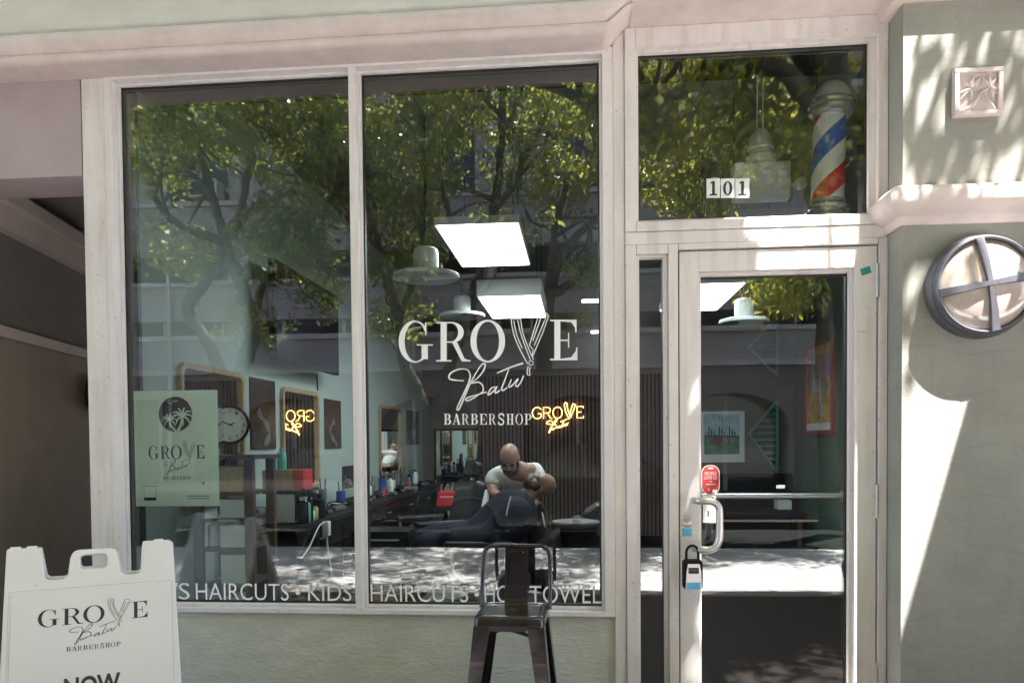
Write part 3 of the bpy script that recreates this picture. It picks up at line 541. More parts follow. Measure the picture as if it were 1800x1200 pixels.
outline = [(-hw, 0), (-hw + .025, -.0), (-hw + .40 * hw, 0), (-hw + .44 * hw, nd * .93), (-hw + .48 * hw, nd), (-.36 * hw, nd), (-.30 * hw, nd * .93), (-.27 * hw, .052), (-.24 * hw, .030), (-.18 * hw, .022), (.20 * hw, .022), (.27 * hw, .030), (.30 * hw, .052), (.34 * hw, nd * .93), (.40 * hw, nd), (.54 * hw, nd), (.58 * hw, nd * .93), (.60 * hw, .02), (.61 * hw, 0), (hw - .015, 0), (hw, .012), (hw + .035, LEN), (-hw - .02, LEN)]
hole = rounded(-.155 * hw, .165 * hw, -.105, -.045, .016, 4)
for sg, nm in ((1, 'board_leaf'), (-1, 'board_leaf')):
    f = leaf_plane(sg); b = MB()
    tmp = bmesh.new(); vo = [tmp.verts.new((u, v, 0)) for u, v in outline]; vh = [tmp.verts.new((u, -v, 0)) for u, v in hole]
    eds = [tmp.edges.new((q[i], q[(i + 1) % len(q)])) for q in (vo, vh) for i in range(len(q))]
    fl = bmesh.ops.triangle_fill(tmp, use_beauty=True, edges=eds); tris = [[(v.co.x, v.co.y) for v in fc.verts] for fc in tmp.faces]; tmp.free()
    for t3 in tris:
        b.face([f(u, v, 0) for u, v in t3]); b.face([f(u, v, -.028) for u, v in t3[::-1]])
    for q in (outline, [(u, -v) for u, v in hole]):
        for i in range(len(q)):
            (u0, v0), (u1, v1) = q[i], q[(i + 1) % len(q)]; b.face([f(u0, v0, 0), f(u1, v1, 0), f(u1, v1, -.028), f(u0, v0, -.028)])
    bmesh.ops.remove_doubles(b.bm, verts=b.bm.verts, dist=1e-5)
    lf = b.build(nm, WPLAST, A_, local=True, bevel=.006, seg=3)
    if sg == 1:
        pu0, pv0, pv1 = -hw + .022, .188, LEN - .06
        b = MB(); b.prism([(pu0 - .004, pv1), (hw - .016, pv1), (hw - .020, pv0), (pu0, pv0)], lambda u, v, d: f(u, v, d), .0005, .0035); pn = b.build('sign_panel', WPANEL, lf, local=True, bevel=.0012)
        b = MB(); g_ = .0022
        for q in ((pu0 - .008, hw - .010, pv0 - .006, pv0 - .006 + g_), (pu0 - .010, pu0 - .010 + g_, pv0 - .004, pv1), (hw - .010, hw - .010 + g_, pv0 - .004, pv1)): b.prism(rect(*q), lambda u, v, d: f(u, v, d), -.001, .0006)
        b.build('panel_slot', TRIMP, lf, local=True)
        for u_ in (-hw * .66, hw * .74): b = MB(); b.lathe([(.008, 0), (.0075, .003), (.004, .0045)], f(u_, .160, 0), f(0, 0, 1) - f(0, 0, 0), 16); b.build('snap_rivet', WPLAST, lf, smooth=True, local=True)
        sc = .99 * (2 * hw * .655) / ((1017 - 701) / 350); cu_, cv_ = .008, .312
        for nm_, P in logo_polys(.95).items(): decal(nm_.split('.')[0], [[(cu_ + x * sc, cv_ - (y + .02) * sc * .76) for x, y in q] for q in P], lambda u, v, d: f(u, v, .004 + d), DKINK, lf, local=True)
        decal('now_print', [[(u, v) for u, v in q] for q in fit_polys(text_polys('NOW', .03), -.105, .105, .640, .560)], lambda u, v, d: f(u, v, .004 + d), DKINK, lf, local=True)
for u_ in (-hw + .032, -hw + .092, hw - .060): b = MB(); b.tube([(u_ - .019, 0, ZT - .006), (u_ + .019, 0, ZT - .006)], .013, 14); b.build('hinge', WPLAST, A_, smooth=True, local=True)

# ================================================================== BAR STOOL
a = at(895, 1085, -.62); SX, SZ = a.x, a.z; SY = -.60
ST = thing('bar_stool', 'gunmetal metal bar stool with low back standing against the stuccoed sill wall', 'stool', (SX, SY + .15, 0), math.radians(-2))
hs = .150
b = MB(); rr = lambda z, h, r=.03: [(u, v, z) for u, v in rounded(-h, h, -h, h, r, 5)]
b.loft([rr(SZ - .045, hs + .004), rr(SZ - .012, hs + .002), rr(SZ - .003, hs - .004), rr(SZ, hs - .014), rr(SZ - .001, hs - .022), rr(SZ - .006, hs - .030)], cap=False)
b.face(rr(SZ - .006, hs - .030)); seat = b.build('seat', GUN, ST, smooth=True, local=True)
b = MB(); b.lathe([(.020, 0), (.024, .001), (.024, .0015), (.014, .002)], (0, 0, SZ - .0062), (0, 0, 1), 20); b.build('seat_hole', BLACK, seat, local=True)
FT = .215
for sx in (-1, 1):
    for sy in (-1, 1):
        b = MB(); rings = []
        for k_ in range(9):
            s_ = k_ / 8; z = SZ - .045 - s_ * (SZ - .045 - .006); o_ = hs + .002 + (FT - hs) * s_; wl = .072 - .034 * s_; th = .014
            c_ = [(0, 0), (-wl, 0), (-wl, -.005), (-wl * .62, -th), (-th, -th), (-th, -wl * .62), (-.005, -wl), (0, -wl)]
            rings.append([(sx * (o_ + q[0]), sy * (o_ + q[1]), z) for q in c_])
        b.loft(rings); lg = b.build('leg', GUN, ST, local=True, bevel=.002)
        b = MB(); q_ = .036; b.box(min(sx * (FT - q_), sx * (FT + .004)), max(sx * (FT - q_), sx * (FT + .004)), min(sy * (FT - q_), sy * (FT + .004)), max(sy * (FT - q_), sy * (FT + .004)), 0, .012); b.build('rubber_foot', BLKM, lg, local=True)
b = MB(); zc = SZ - .085; w_ = .145
b.bar((-w_, -w_, zc), (w_, w_, zc), .016, .012); b.bar((-w_, w_, zc - .0125), (w_, -w_, zc - .0125), .016, .012); b.build('cross_brace', GUN, ST, local=True, bevel=.002)
zf = .25; o_ = .195; b = MB()
for p_, q_ in (((-o_, -o_), (o_, -o_)), ((-o_, o_), (o_, o_)), ((-o_, -o_), (-o_, o_)), ((o_, -o_), (o_, o_))): b.bar((*p_, zf), (*q_, zf), .014, .03)
b.build('foot_rail', GUN, ST, local=True)
for sy in (-1, 1):
    b = MB(); b.prism([(-hs + .06, SZ - .0455), (hs - .06, SZ - .0455), (hs - .075, SZ - .066), (-hs + .075, SZ - .066)], lambda u, v, d: (u, sy * (hs - .002 + d), v), -.004, 0); b.build('apron', GUN, ST, local=True)
zt_ = SZ + .258; b = MB()
pts = [(-.158, .10, SZ - .02), (-.160, .135, SZ + .05), (-.158, .158, SZ + .14), (-.155, .168, SZ + .205), (-.145, .172, SZ + .240), (-.122, .173, SZ + .256), (-.09, .174, zt_), (.09, .174, zt_), (.122, .173, SZ + .256), (.145, .172, SZ + .240), (.155, .168, SZ + .205), (.158, .158, SZ + .14), (.160, .135, SZ + .05), (.158, .10, SZ - .02)]
b.tube([tuple(p) for p in catmull(pts, 3)], .0095, 12); b.build('back_hoop', GUN, ST, smooth=True, local=True)
b = MB(); rings = []
for s_, y_, z_ in ((0, .128, SZ - .012), (.05, .140, SZ + .02), (.3, .152, SZ + .08), (.7, .166, SZ + .18), (.95, .173, SZ + .245), (1, .174, zt_ + .006)): rings.append([(-.054, y_ - .002, z_), (.054, y_ - .002, z_), (.054, y_ + .003, z_), (-.054, y_ + .003, z_)])
b.loft(rings); bp_ = b.build('back_plate', GUN, ST, local=True, bevel=.0015)
b = MB(); b.tube([(-.034, .149, SZ + .06), (-.034, .166, SZ + .225), (-.028, .1675, SZ + .232), (.028, .1675, SZ + .232), (.034, .166, SZ + .225)], .0028, 6); b.build('pressed_rib', GUN, bp_, smooth=True, local=True)

# ================================================================== BEHIND THE TRANSOM
BP = thing('barber_pole', 'barber pole with blue and red stripes and chrome ends behind the transom glass', 'barber pole', (1.262, .18, 2.535))
pc = Vector((1.258, .18, 2.536)); pa = Vector((.045, 0, 1)).normalized(); HP = .70
def stripe_mat():
    m = bpy.data.materials.new('barber_stripes'); m.use_nodes = True; n = m.node_tree.nodes; L = m.node_tree.links; p = n['Principled BSDF']; p.inputs['Roughness'].default_value = .25; p.inputs['Coat Weight'].default_value = .6
    tc = n.new('ShaderNodeTexCoord'); sp = n.new('ShaderNodeSeparateXYZ'); L.new(tc.outputs['Object'], sp.inputs[0])
    at2 = n.new('ShaderNodeMath'); at2.operation = 'ARCTAN2'; L.new(sp.outputs[1], at2.inputs[0]); L.new(sp.outputs[0], at2.inputs[1])
    d1 = n.new('ShaderNodeMath'); d1.operation = 'DIVIDE'; d1.inputs[1].default_value = 2 * math.pi; L.new(at2.outputs[0], d1.inputs[0])
    z1 = n.new('ShaderNodeMath'); z1.operation = 'MULTIPLY_ADD'; z1.inputs[1].default_value = 1 / .46; z1.inputs[2].default_value = .60; L.new(sp.outputs[2], z1.inputs[0])
    sb = n.new('ShaderNodeMath'); sb.operation = 'SUBTRACT'; L.new(z1.outputs[0], sb.inputs[0]); L.new(d1.outputs[0], sb.inputs[1])
    fr = n.new('ShaderNodeMath'); fr.operation = 'FRACT'; L.new(sb.outputs[0], fr.inputs[0])
    cr = n.new('ShaderNodeValToRGB'); cr.color_ramp.interpolation = 'CONSTANT'; e = cr.color_ramp.elements; e[0].position = 0; e[0].color = (.80, .80, .76, 1); e[1].position = .22; e[1].color = (.70, .03, .03, 1)
    for ps, cl in ((.47, (.80, .80, .76, 1)), (.72, (.02, .13, .55, 1)), (.97, (.80, .80, .76, 1))): q = e.new(ps); q.color = cl
    L.new(fr.outputs[0], cr.inputs[0]); L.new(cr.outputs[0], p.inputs['Base Color']); return m
b = MB(); b.lathe([(.080, .11), (.080, .53)], (0, 0, 0), (0, 0, 1), 48, cap=True); cy_ = b.build('striped_cylinder', stripe_mat(), BP, smooth=True, local=True); cy_.rotation_euler = (0, .045, math.radians(35))
b = MB(); b.lathe([(.098, 0), (.112, .004), (.115, .02), (.110, .036), (.098, .042), (.096, .056), (.108, .064), (.108, .078), (.092, .088), (.086, .10), (.086, .112), (.079, .114)], pc, pa, 48); b.build('chrome_base', CHROME, BP, smooth=True)
b = MB(); b.lathe([(.079, .526), (.086, .528), (.088, .540), (.104, .548), (.108, .560), (.104, .572), (.112, .580), (.112, .594), (.100, .602), (.098, .612)], pc, pa, 48); b.build('chrome_collar', CHROME, BP, smooth=True)
b = MB(); b.lathe([(.095, .612)] + [(.095 * math.cos(math.radians(k_)), .612 + .10 * math.sin(math.radians(k_))) for k_ in range(9, 91, 9)], pc, pa, 48); b.build('dome', mat('frosted_dome', (.55, .57, .52), .18, var=.02, coat=.6), BP, smooth=True)
EL = thing('emergency_light', 'white emergency light with cone top and two round lamp heads hanging behind the transom', 'light', (1.03, .62, 3.4))
GLW = mat('white_lamp_plastic', (.66, .68, .62), .5, var=.02)
Ye = .62; p0, p1 = at(1290, 285, Ye), at(1391, 347, Ye)
MB().box(p0.x, p1.x, Ye, Ye + .09, p1.z, p0.z).build('case', GLW, EL, bevel=.012)
cx_ = at(1340, 260, Ye).x; b = MB(); zb_ = p0.z + .0005; b.lathe([(.085, 0), (.085, .035), (.066, .045), (.066, .075), (.074, .082), (.050, .16), (.030, .19), (.012, .20)], (cx_, Ye + .045, zb_), (0, 0, 1), 28); b.build('canopy', GLW, EL, smooth=True)
for px_, py_ in ((1262, 318), (1405, 318)):
    q = at(px_, py_, Ye); sg = -1 if px_ < 1300 else 1
    b = MB(); b.lathe([(.012, -.03), (.02, -.01), (.034, .0), (.036, .03), (.03, .034)], (q.x + sg * .01, Ye + .05, q.z), (.3 * sg, -1, -.2), 20); b.tube([((p0.x if sg < 0 else p1.x) - sg * .02, Ye + .05, q.z), (q.x + sg * .01, Ye + .05, q.z)], .010, 10); b.build('lamp_head', GLW, EL, smooth=True)
b = MB()
for dx in (-.018, .014): b.tube([(cx_ + dx, Ye + .045, zb_ + .19), (cx_ + dx, Ye + .045, ZC)], .004, 8)
b.build('cord', GLW, EL, smooth=True)
# ================================================================== INSIDE THE SHOP
def depth(px, X): return onx(px, 780, X).y
# slatted back wall
b = MB(); x = -1.47
b.box(-1.48, 1.42, YB - .022, YB - .002, .06, 2.42); sp = thing('slat_panel', 'dark walnut slat panel covering the back wall behind the barber', 'wall panel', (0, YB, .06)); b.build('backing', FELT, sp)
b = MB()
while x < 1.40: b.box(x, x + .034, YB - .044, YB - .0225, .062, 2.418); x += .058
b.build('slat', SLAT, sp)
# neon logo
NE = thing('neon_sign', 'glowing warm yellow neon logo sign on the dark slat wall', 'neon sign', (-.33, YB - .08, 2.0)); q0, q1 = at(935, 735, YB - .08), at(1027, 735, YB - .08); sc = (q1.x - q0.x) / ((1017 - 701) / 350); qc = at(981, 727, YB - .08)
def npt(p): u, v = px2(p); return Vector((qc.x + u * sc, YB - .08, qc.z + (v + .02) * sc))
NG = {'G': [[(758, 580), (745, 568), (728, 566), (710, 578), (703, 600), (710, 624), (728, 635), (748, 632), (757, 622), (757, 605), (738, 605)]], 'R': [[(772, 636), (772, 567), (798, 567), (812, 574), (814, 590), (804, 600), (775, 602)], [(796, 602), (812, 630), (824, 635)]], 'O': [[(857 + 28 * math.cos(t_ * .3142), 600 + 34 * math.sin(t_ * .3142)) for t_ in range(21)]], 'E': [[(1012, 575), (1012, 564), (974, 564), (974, 633), (1013, 633), (1013, 620)], [(974, 598), (1000, 598)]]}
for k_ in NG:
    b = MB(); [b.tube([npt(p) for p in ln], .0062, 6) for ln in NG[k_]]; b.build('neon_letter', NEON, NE, smooth=True)
b = MB()
for ln in RAZOR[:3] + RAZOR[7:9]: b.tube([npt((690 + p[0] / 5.217, 530 + p[1] / 5.217)) for p in ln], .0062, 6)
b.build('neon_razor', NEON, NE, smooth=True)
b = MB()
for ln in SCRIPT: b.tube([npt((690 + p.x / 5.217, 530 + p.y / 5.217)) for p in catmull(ln, 2)], .0058, 6)
b.build('neon_script', NEON, NE, smooth=True)
for dx in (-.35, -.1, .12, .36): b = MB(); b.lathe([(.006, 0), (.006, .034)], (qc.x + dx, YB - .045, qc.z + .02), (0, -1, 0), 8); b.build('standoff', BLKM, NE)
# mirrors and pictures on the left wall
def wall_rect(px0, px1, zlo, zhi): return depth(px0, XL + .03), depth(px1, XL + .03)
def wall_mirror(label, px0, px1, z0, z1):
    y0, y1 = depth(px0, XL + .03), depth(px1, XL + .03); m_ = thing('wall_mirror', label, 'mirror', (XL + .01, (y0 + y1) / 2, z0), group='mirrors on the mint wall')
    b = MB(); o_ = rounded(y0, y1, z0, z1, .07, 5); i_ = rounded(y0 + .035, y1 - .035, z0 + .035, z1 - .035, .045, 5); n_ = len(o_); x0_, x1_ = XL + .0105, XL + .04
    for k_ in range(n_):
        j_ = (k_ + 1) % n_
        b.face([(x1_, *o_[k_]), (x1_, *o_[j_]), (x1_, *i_[j_]), (x1_, *i_[k_])]); b.face([(x0_, *o_[k_]), (x0_, *o_[j_]), (x1_, *o_[j_]), (x1_, *o_[k_])]); b.face([(x1_, *i_[k_]), (x1_, *i_[j_]), (x0_, *i_[j_]), (x0_, *i_[k_])])
    b.build('mirror_frame', WOOD, m_); MB().prism(i_, lambda y, z, d: (XL + d, y, z), .0115, .020).build('mirror_glass', MIRROR, m_)
wall_mirror('large round cornered mirror in pale oak frame behind the wooden rack', 318, 430, 1.06, 1.935)
wall_mirror('round cornered oak framed mirror reflecting the neon sign', 497, 561, 1.06, 1.90)
wall_mirror('oak framed mirror farthest along the mint wall', 668, 705, 1.06, 1.90)
PIC = mat('dark_photo_print', (.045, .038, .036), .25, var=1.0, vscale=3.5)
def wall_picture(label, px0, px1, z0, z1, k):
    y0, y1 = depth(px0, XL + .02), depth(px1, XL + .02); m_ = thing('wall_picture', label, 'picture', (XL + .01, (y0 + y1) / 2, z0), group='dark pictures on the mint wall')
    MB().box(XL + .0105, XL + .022, y0, y1, z0, z1).build('canvas', PIC, m_)
    yc = (y0 + y1) / 2; b = MB()
    pl = catmull([(yc + .10 * math.sin(i * .9 + k), z0 + (z1 - z0) * (.06 + .1 * i)) for i in range(6)], 5)
    for q in stroke([(v.x, v.y) for v in pl], [.02 + .05 * abs(math.sin(i * .35 + k)) for i in range(len(pl))]): b.face([(XL + .0226, y, z) for y, z in q])
    b.build('pale_figure', GREYC, m_)
wall_picture('tall dark photo canvas with a pale twisting figure between the two oak mirrors', 442, 485, 1.41, 1.925, 0)
wall_picture('narrower dark photo canvas beyond the mirror with the neon reflection', 572, 600, 1.40, 1.86, 2)
b = thing('wall_clock', 'white faced round wall clock beside the mint poster', 'clock', (-2.02, .98, 1.55)); cc = at(404, 746, .98); nrm = Vector((.62, -.78, 0))
m1 = MB(); m1.lathe([(.108, -.05), (.125, -.045), (.128, 0), (.118, .006), (.112, .004), (.112, -.02)], cc, nrm, 40); m1.build('case', BLKM, b, smooth=True)
m1 = MB(); m1.lathe([(.112, -.004), (.0, -.0035)], cc, nrm, 40, cap=False); dl = m1.build('dial', WHITE, b)
cu_ = Vector((0, 0, 1)).cross(nrm).normalized()
for h_ in range(12):
    a_ = math.radians(90 - 30 * h_); P = [[(x + .088 * math.cos(a_), y + .088 * math.sin(a_)) for x, y in q] for q in fit_polys(text_polys(str(12 if h_ == 0 else h_)), -.011 if h_ in (0, 10, 11) else -.007, .011 if h_ in (0, 10, 11) else .007, -.010, .010)]; decal('numeral', P, plane(cc, cu_, (0, 0, 1), nrm), DKINK, dl)
decal('hand', stroke([(.02, -.01), (-.07, .03)], .007) + stroke([(-.01, -.004), (.03, .012)], .007), plane(cc + nrm * .003, cu_, (0, 0, 1), nrm), DKINK, dl)
m1 = MB(); m1.bar(cc - nrm * .05, Vector((XL + .012, cc.y + .12, cc.z)), .02, .02); m1.build('bracket', BLKM, b)
# television on the left wall
tx = -2.14; y0, y1 = depth(488, tx), depth(598, tx); TV = thing('television', 'large dark flat television mounted high on the mint wall', 'television', (tx, (y0 + y1) / 2, 2.05))
b = MB(); b.box(tx - .05, tx, y0, y1, 2.06, 2.77); b.build('casing', BLKM, TV, bevel=.004); MB().box(tx, tx + .003, y0 + .012, y1 - .012, 2.075, 2.757).build('screen', mat('tv_screen', (.012, .012, .02), .12, var=.0), TV)
b = MB(); b.bar((tx - .05, (y0 + y1) / 2, 2.42), (XL + .0105, (y0 + y1) / 2, 2.42), .06, .06); b.box(XL + .0105, XL + .02, (y0 + y1) / 2 - .15, (y0 + y1) / 2 + .15, 2.3, 2.55); b.build('wall_mount', BLKM, TV)
b = MB(); b.tube([(XL + .018, y1 - .1, 2.06), (XL + .018, y1 - .08, 1.92)], .006, 6); b.build('cable', BLKM, TV)
# ceiling panels and pendants
def panel(label, x0, x1, y0, y1, z, h=.0):
    p = thing('light_panel', label, 'light', ((x0 + x1) / 2, (y0 + y1) / 2, z), group='ceiling light panels')
    b = MB(); b.box(x0, x1, y0, y1, z + .0055, z + .06 + h); b.build('housing', mat('panel_housing', (.30, .31, .30), .5), p)
    MB().box(x0 + .015, x1 - .015, y0 + .015, y1 - .015, z, z + .005).build('diffuser', PANEL, p)
    for x in (x0 + .05, x1 - .05):
        for y in (y0 + .1, y1 - .1): MB().tube([(x, y, z + .06 + h), (x, y, ZC)], .003, 6).build('cable', BLKM, p)
panel('large bright white ceiling panel high above the window logo', -.99, -.39, 1.43, 2.68, 2.955)
panel('bright box shaped ceiling panel seen behind the razor of the logo', -.925, -.325, 3.17, 4.40, 2.79, .10)
panel('white ceiling panel deeper in the shop behind the door glass', .85, 1.455, 2.85, 4.20, 2.79)
panel('white ceiling panel just inside the entrance door head', .93, 1.53, .95, 2.33, 2.79)
def strip(label, x, y, z): p = tag(MB().box(x - .3, x + .3, y - .02, y + .02, z, z + .03).build('strip_light', PANEL), label, 'light', 'thin strip lights'); return p
strip('thin strip light hanging higher behind the big window', .36, 5.0, 3.05); strip('thin strip light hanging lower and deeper behind the big window', .50, 7.0, 2.98)
def pendant(label, px, py, R, Y):
    c = at(px, py, Y); p = thing('pendant_lamp', label, 'pendant lamp', (c.x, Y, c.z), group='hat shaped pendant lamps')
    b = MB(); b.lathe([(R, -.028), (R * 1.01, -.015), (R * .98, 0), (R * .80, .010), (R * .42, .018), (R * .40, .02)], (c.x, Y, c.z), (0, 0, 1), 40); b.build('brim', PENW, p, smooth=True)
    b = MB(); b.lathe([(R * .38, .0205), (R * .38, .14), (R * .35, .165), (R * .27, .178), (.0, .182)], (c.x, Y, c.z), (0, 0, 1), 32); b.build('neck', PENW, p, smooth=True)
    b = MB(); b.tube([(c.x, Y, c.z + .18), (c.x, Y, ZC)], .007, 8); b.build('rod', BLKM, p)
pendant('white hat shaped pendant lamp beside the large ceiling panel', 749, 482, .225, 1.3)
pendant('white hat shaped pendant lamp just above the logo lettering', 812, 552, .225, 3.6)
pendant('white hat shaped pendant lamp seen through the door glass', 1308, 562, .21, 2.9)
# things on the right and back walls
SKYB = mat('print_pale_blue', (.46, .66, .76), .6, var=.25, vscale=8); OCH = mat('print_ochre', (.72, .42, .10), .6, var=.35, vscale=6); REDF = mat('red_frame', (.30, .03, .03), .45, var=.1); PAPER = mat('print_paper', (.80, .81, .80), .7, var=.02); VIO = mat('print_violet', (.18, .18, .50), .6, var=.5, vscale=10)
PGR = mat('print_green', (.12, .26, .22), .6, var=.5, vscale=7)
p0, p1 = at(1233, 723, YB - .03), at(1309, 812, YB - .03)
po = tag(MB().box(p0.x, p1.x, YB - .03, YB - .004, p1.z, p0.z).build('art_poster', PAPER), 'white bordered art poster of a pale blue waterfront on the back wall', 'poster')
w, h = p1.x - p0.x, p0.z - p1.z; f = facing(p0.x, p1.z, YB - .0305)
decal('print_sky', [rect(w * .06, w * .88, h * .5, h * .95)], f, SKYB, po); decal('print_water', [rect(w * .06, w * .88, h * .16, h * .5)], f, PGR, po)
P = [rect(w * .06, w * .88, h * .50, h * .52)] + [rect(w * (.1 + .06 * i), w * (.13 + .06 * i), h * .5, h * (.55 + .05 * ((i * 7) % 4))) for i in range(12)] + [stroke([(w * (.4 + .08 * i), h * .83), (w * (.43 + .08 * i), h * .90)], .008)[0] for i in range(5)]
decal('print_boats', P, plane((p0.x, YB - .0312, p1.z), (1, 0, 0), (0, 0, 1), (0, -1, 0)), DKINK, po)
decal('print_red_marks', [rect(w * (.22 + .13 * i), w * (.28 + .13 * i), h * (.36 - .02 * (i % 2)), h * .44) for i in range(4)], plane((p0.x, YB - .0312, p1.z), (1, 0, 0), (0, 0, 1), (0, -1, 0)), RED, po)
xr = XR - .001; y0, y1 = depth(1418, xr), depth(1469, xr); zz0, zz1 = 1.50, 2.70
FP = thing('framed_print', 'ochre and violet print in a dark red frame on the green wall', 'picture', (xr, (y0 + y1) / 2, zz0)); ya, yb_ = min(y0, y1), max(y0, y1)
b = MB(); fw = .06
for q in ((ya, yb_, zz1 - fw, zz1), (ya, yb_, zz0, zz0 + fw), (ya, ya + fw, zz0 + fw, zz1 - fw), (yb_ - fw, yb_, zz0 + fw, zz1 - fw)): b.box(xr - .045, xr, q[0], q[1], q[2], q[3])
b.build('frame', REDF, FP, bevel=.004); MB().box(xr - .02, xr - .002, ya + fw, yb_ - fw, zz0 + fw, zz1 - fw).build('print', OCH, FP)
fr = plane((xr - .0205, yb_ - fw, zz0 + fw), (0, -1, 0), (0, 0, 1), (-1, 0, 0)); w, h = yb_ - ya - 2 * fw, zz1 - zz0 - 2 * fw
P = []; 
for i in range(14): x_ = w * (.06 + .065 * i); l_ = h * (.28 + .25 * random.random()); P.append(rect(x_, x_ + w * .035, h * .92 - l_, h * (.86 + .05 * random.random())))
decal('violet_strokes', P, fr, VIO, FP); P = []
for i, (u_, v0, v1) in enumerate(((.3, .40, .8), (.55, .3, .7), (.62, .12, .42), (.42, .45, .62), (.6, .05, .14))): P += [[(w * u_, h * v1), (w * (u_ - .05), h * (v0 + .08)), (w * u_, h * v0), (w * (u_ + .05), h * (v0 + .06))]]
decal('pale_strokes', P, plane((xr - .0215, yb_ - fw, zz0 + fw), (0, -1, 0), (0, 0, 1), (-1, 0, 0)), SKYB, FP); decal('caption_strip', [rect(0, w, 0, h * .085)], plane((xr - .0215, yb_ - fw, zz0 + fw), (0, -1, 0), (0, 0, 1), (-1, 0, 0)), PAPER, FP)
SHUT = mat('green_shutter_paint', (.20, .38, .29), .45, var=.15, vscale=8)
for (ytop, ymid, ybot), lab in (((555, 610, 660), 'green slatted triangle shutter, upper of two on the back wall'), ((704, 762, 830), 'green slatted triangle shutter, lower of two beside the art poster')):
    Yw = YB - .05; A1, A2, A3 = at(1366, ytop, Yw), at(1316, ymid, Yw), at(1366, ybot, Yw); sh = thing('louvre_shutter', lab, 'shutter', (A2.x, Yw, A3.z), group='triangle shutters')
    b = MB(); b.bar(A1, A2, .03, .05, (0, 1, 0)); b.bar(A2, A3, .03, .05, (0, 1, 0)); b.bar(A1, A3, .03, .05, (0, 1, 0)); b.build('frame', SHUT, sh); n_ = 11; b = MB()
    for i in range(1, n_):
        z = A3.z + (A1.z - A3.z) * i / n_; s_ = (A1.z - z) / (A1.z - A2.z) if z > A2.z else (z - A3.z) / (A2.z - A3.z); xl = A1.x + (A2.x - A1.x) * s_
        if A1.x - xl > .03: b.obox(((xl + A1.x) / 2, Yw + .01, z), ((A1.x - xl) / 2, 0, 0), (0, .022, .014), (0, .003, -.005))
    b.build('slat', SHUT, sh)
c = at(1376, 846, YB - .1); tag(MB().box(c.x - .055, c.x + .055, YB - .012, YB - .004, c.z - .065, c.z + .065).build('sticky_note', mat('yellow_note', (.65, .58, .30), .7)), 'small yellow note pinned on the back wall below the shutters', 'note')
# back counter and mirror at the far left
bm_ = thing('station_mirror', 'bright rectangular mirror above the far back counter behind the barber', 'mirror', (-1.9, YB, .95)); p0, p1 = at(766, 757, YB - .03), at(848, 842, YB - .03)
b = MB(); b.box(p0.x, p1.x, YB - .02, YB - .003, p1.z, p0.z); b.build('mirror_glass', MIRROR, bm_); b = MB()
for q in ((p0.x - .03, p0.x, p1.z - .03, p0.z + .03), (p1.x, p1.x + .03, p1.z - .03, p0.z + .03), (p0.x, p1.x, p0.z, p0.z + .03), (p0.x, p1.x, p1.z - .03, p1.z)): b.box(q[0], q[1], YB - .03, YB - .003, q[2], q[3])
b.build('mirror_frame', BLKM, bm_)
def counter(name, label, x0, x1, y0, y1, z, along_y=True, nd=6):
    c = thing(name, label, 'counter', ((x0 + x1) / 2, (y0 + y1) / 2, .05)); MB().box(x0, x1 + .02, y0 - .02, y1, z - .035, z).build('countertop', BLKM, c, bevel=.004); MB().box(x0, x1, y0, y1, .10, z - .036).build('cabinet', BLK, c); MB().box(x0, x1 - .05, y0 + .05, y1, .05, .099).build('plinth', BLKM, c)
    for i in range(nd):
        ya_ = y0 + (y1 - y0) * i / nd + .015; yb2 = y0 + (y1 - y0) * (i + 1) / nd - .015
        for j, (za, zb2) in enumerate(((z - .20, z - .05), (z - .50, z - .215))): d = MB().box(x1 + .0005, x1 + .018, ya_, yb2, za, zb2).build('drawer', BLK, c, bevel=.002); MB().box(x1 + .0185, x1 + .03, (ya_ + yb2) / 2 - .05, (ya_ + yb2) / 2 + .05, (za + zb2) / 2 - .005, (za + zb2) / 2 + .005).build('handle', ALU, d)
    return c
counter('work_counter', 'long black drawer counter along the mint wall', XL + .012, -1.84, .95, 6.70, .90)
counter('station_counter', 'black counter under the bright mirror on the back wall', -1.80, -1.36, 6.80, YB - .05, .78, nd=1)
# wooden rack by the window
RK = thing('wooden_rack', 'dark wooden storage rack with shelves standing behind the poster', 'rack', (-1.97, .55, .05))
rx0, rx1, ry0, ry1 = -2.22, -1.86, .38, .72
for x_ in (rx0, rx1 - .05):
    for y_ in (ry0, ry1 - .04): MB().box(x_, x_ + .05, y_, y_ + .04, .05, 1.36).build('post', WOODD, RK)
RS = [.30, .62, .83, 1.0, 1.15]
for z in RS: MB().box(rx0 + .051, rx1 - .051, ry0, ry1, z, z + .022).build('shelf', WOODD, RK)
MB().box(rx0 - .02, rx1 + .02, ry0 - .02, ry1 + .02, 1.362, 1.385).build('top_board', WOODD, RK)
RCARD = mat('white_carton', (.60, .66, .62), .6, var=.03)
for i, (z, hh, m_, lab, ww) in enumerate(((.322, .24, RCARD, 'white carton on the lowest shelf of the wooden rack', .14), (.642, .17, RCARD, 'white carton on the second shelf up of the wooden rack', .15), (.852, .13, RCARD, 'white carton on the middle shelf of the wooden rack', .15), (1.022, .11, RCARD, 'small white carton on the fourth shelf of the wooden rack', .15), (1.172, .15, WOOD, 'pale wooden block on the highest inner shelf of the rack', .15))):
    tag(MB().box(rx1 - .055 - ww, rx1 - .056, ry0 + .01, ry0 + .17, z + .0005, z + hh).build('carton' if m_ is RCARD else 'wooden_block', m_, bevel=.004), lab, 'box' if m_ is RCARD else 'block', 'boxes on the wooden rack')
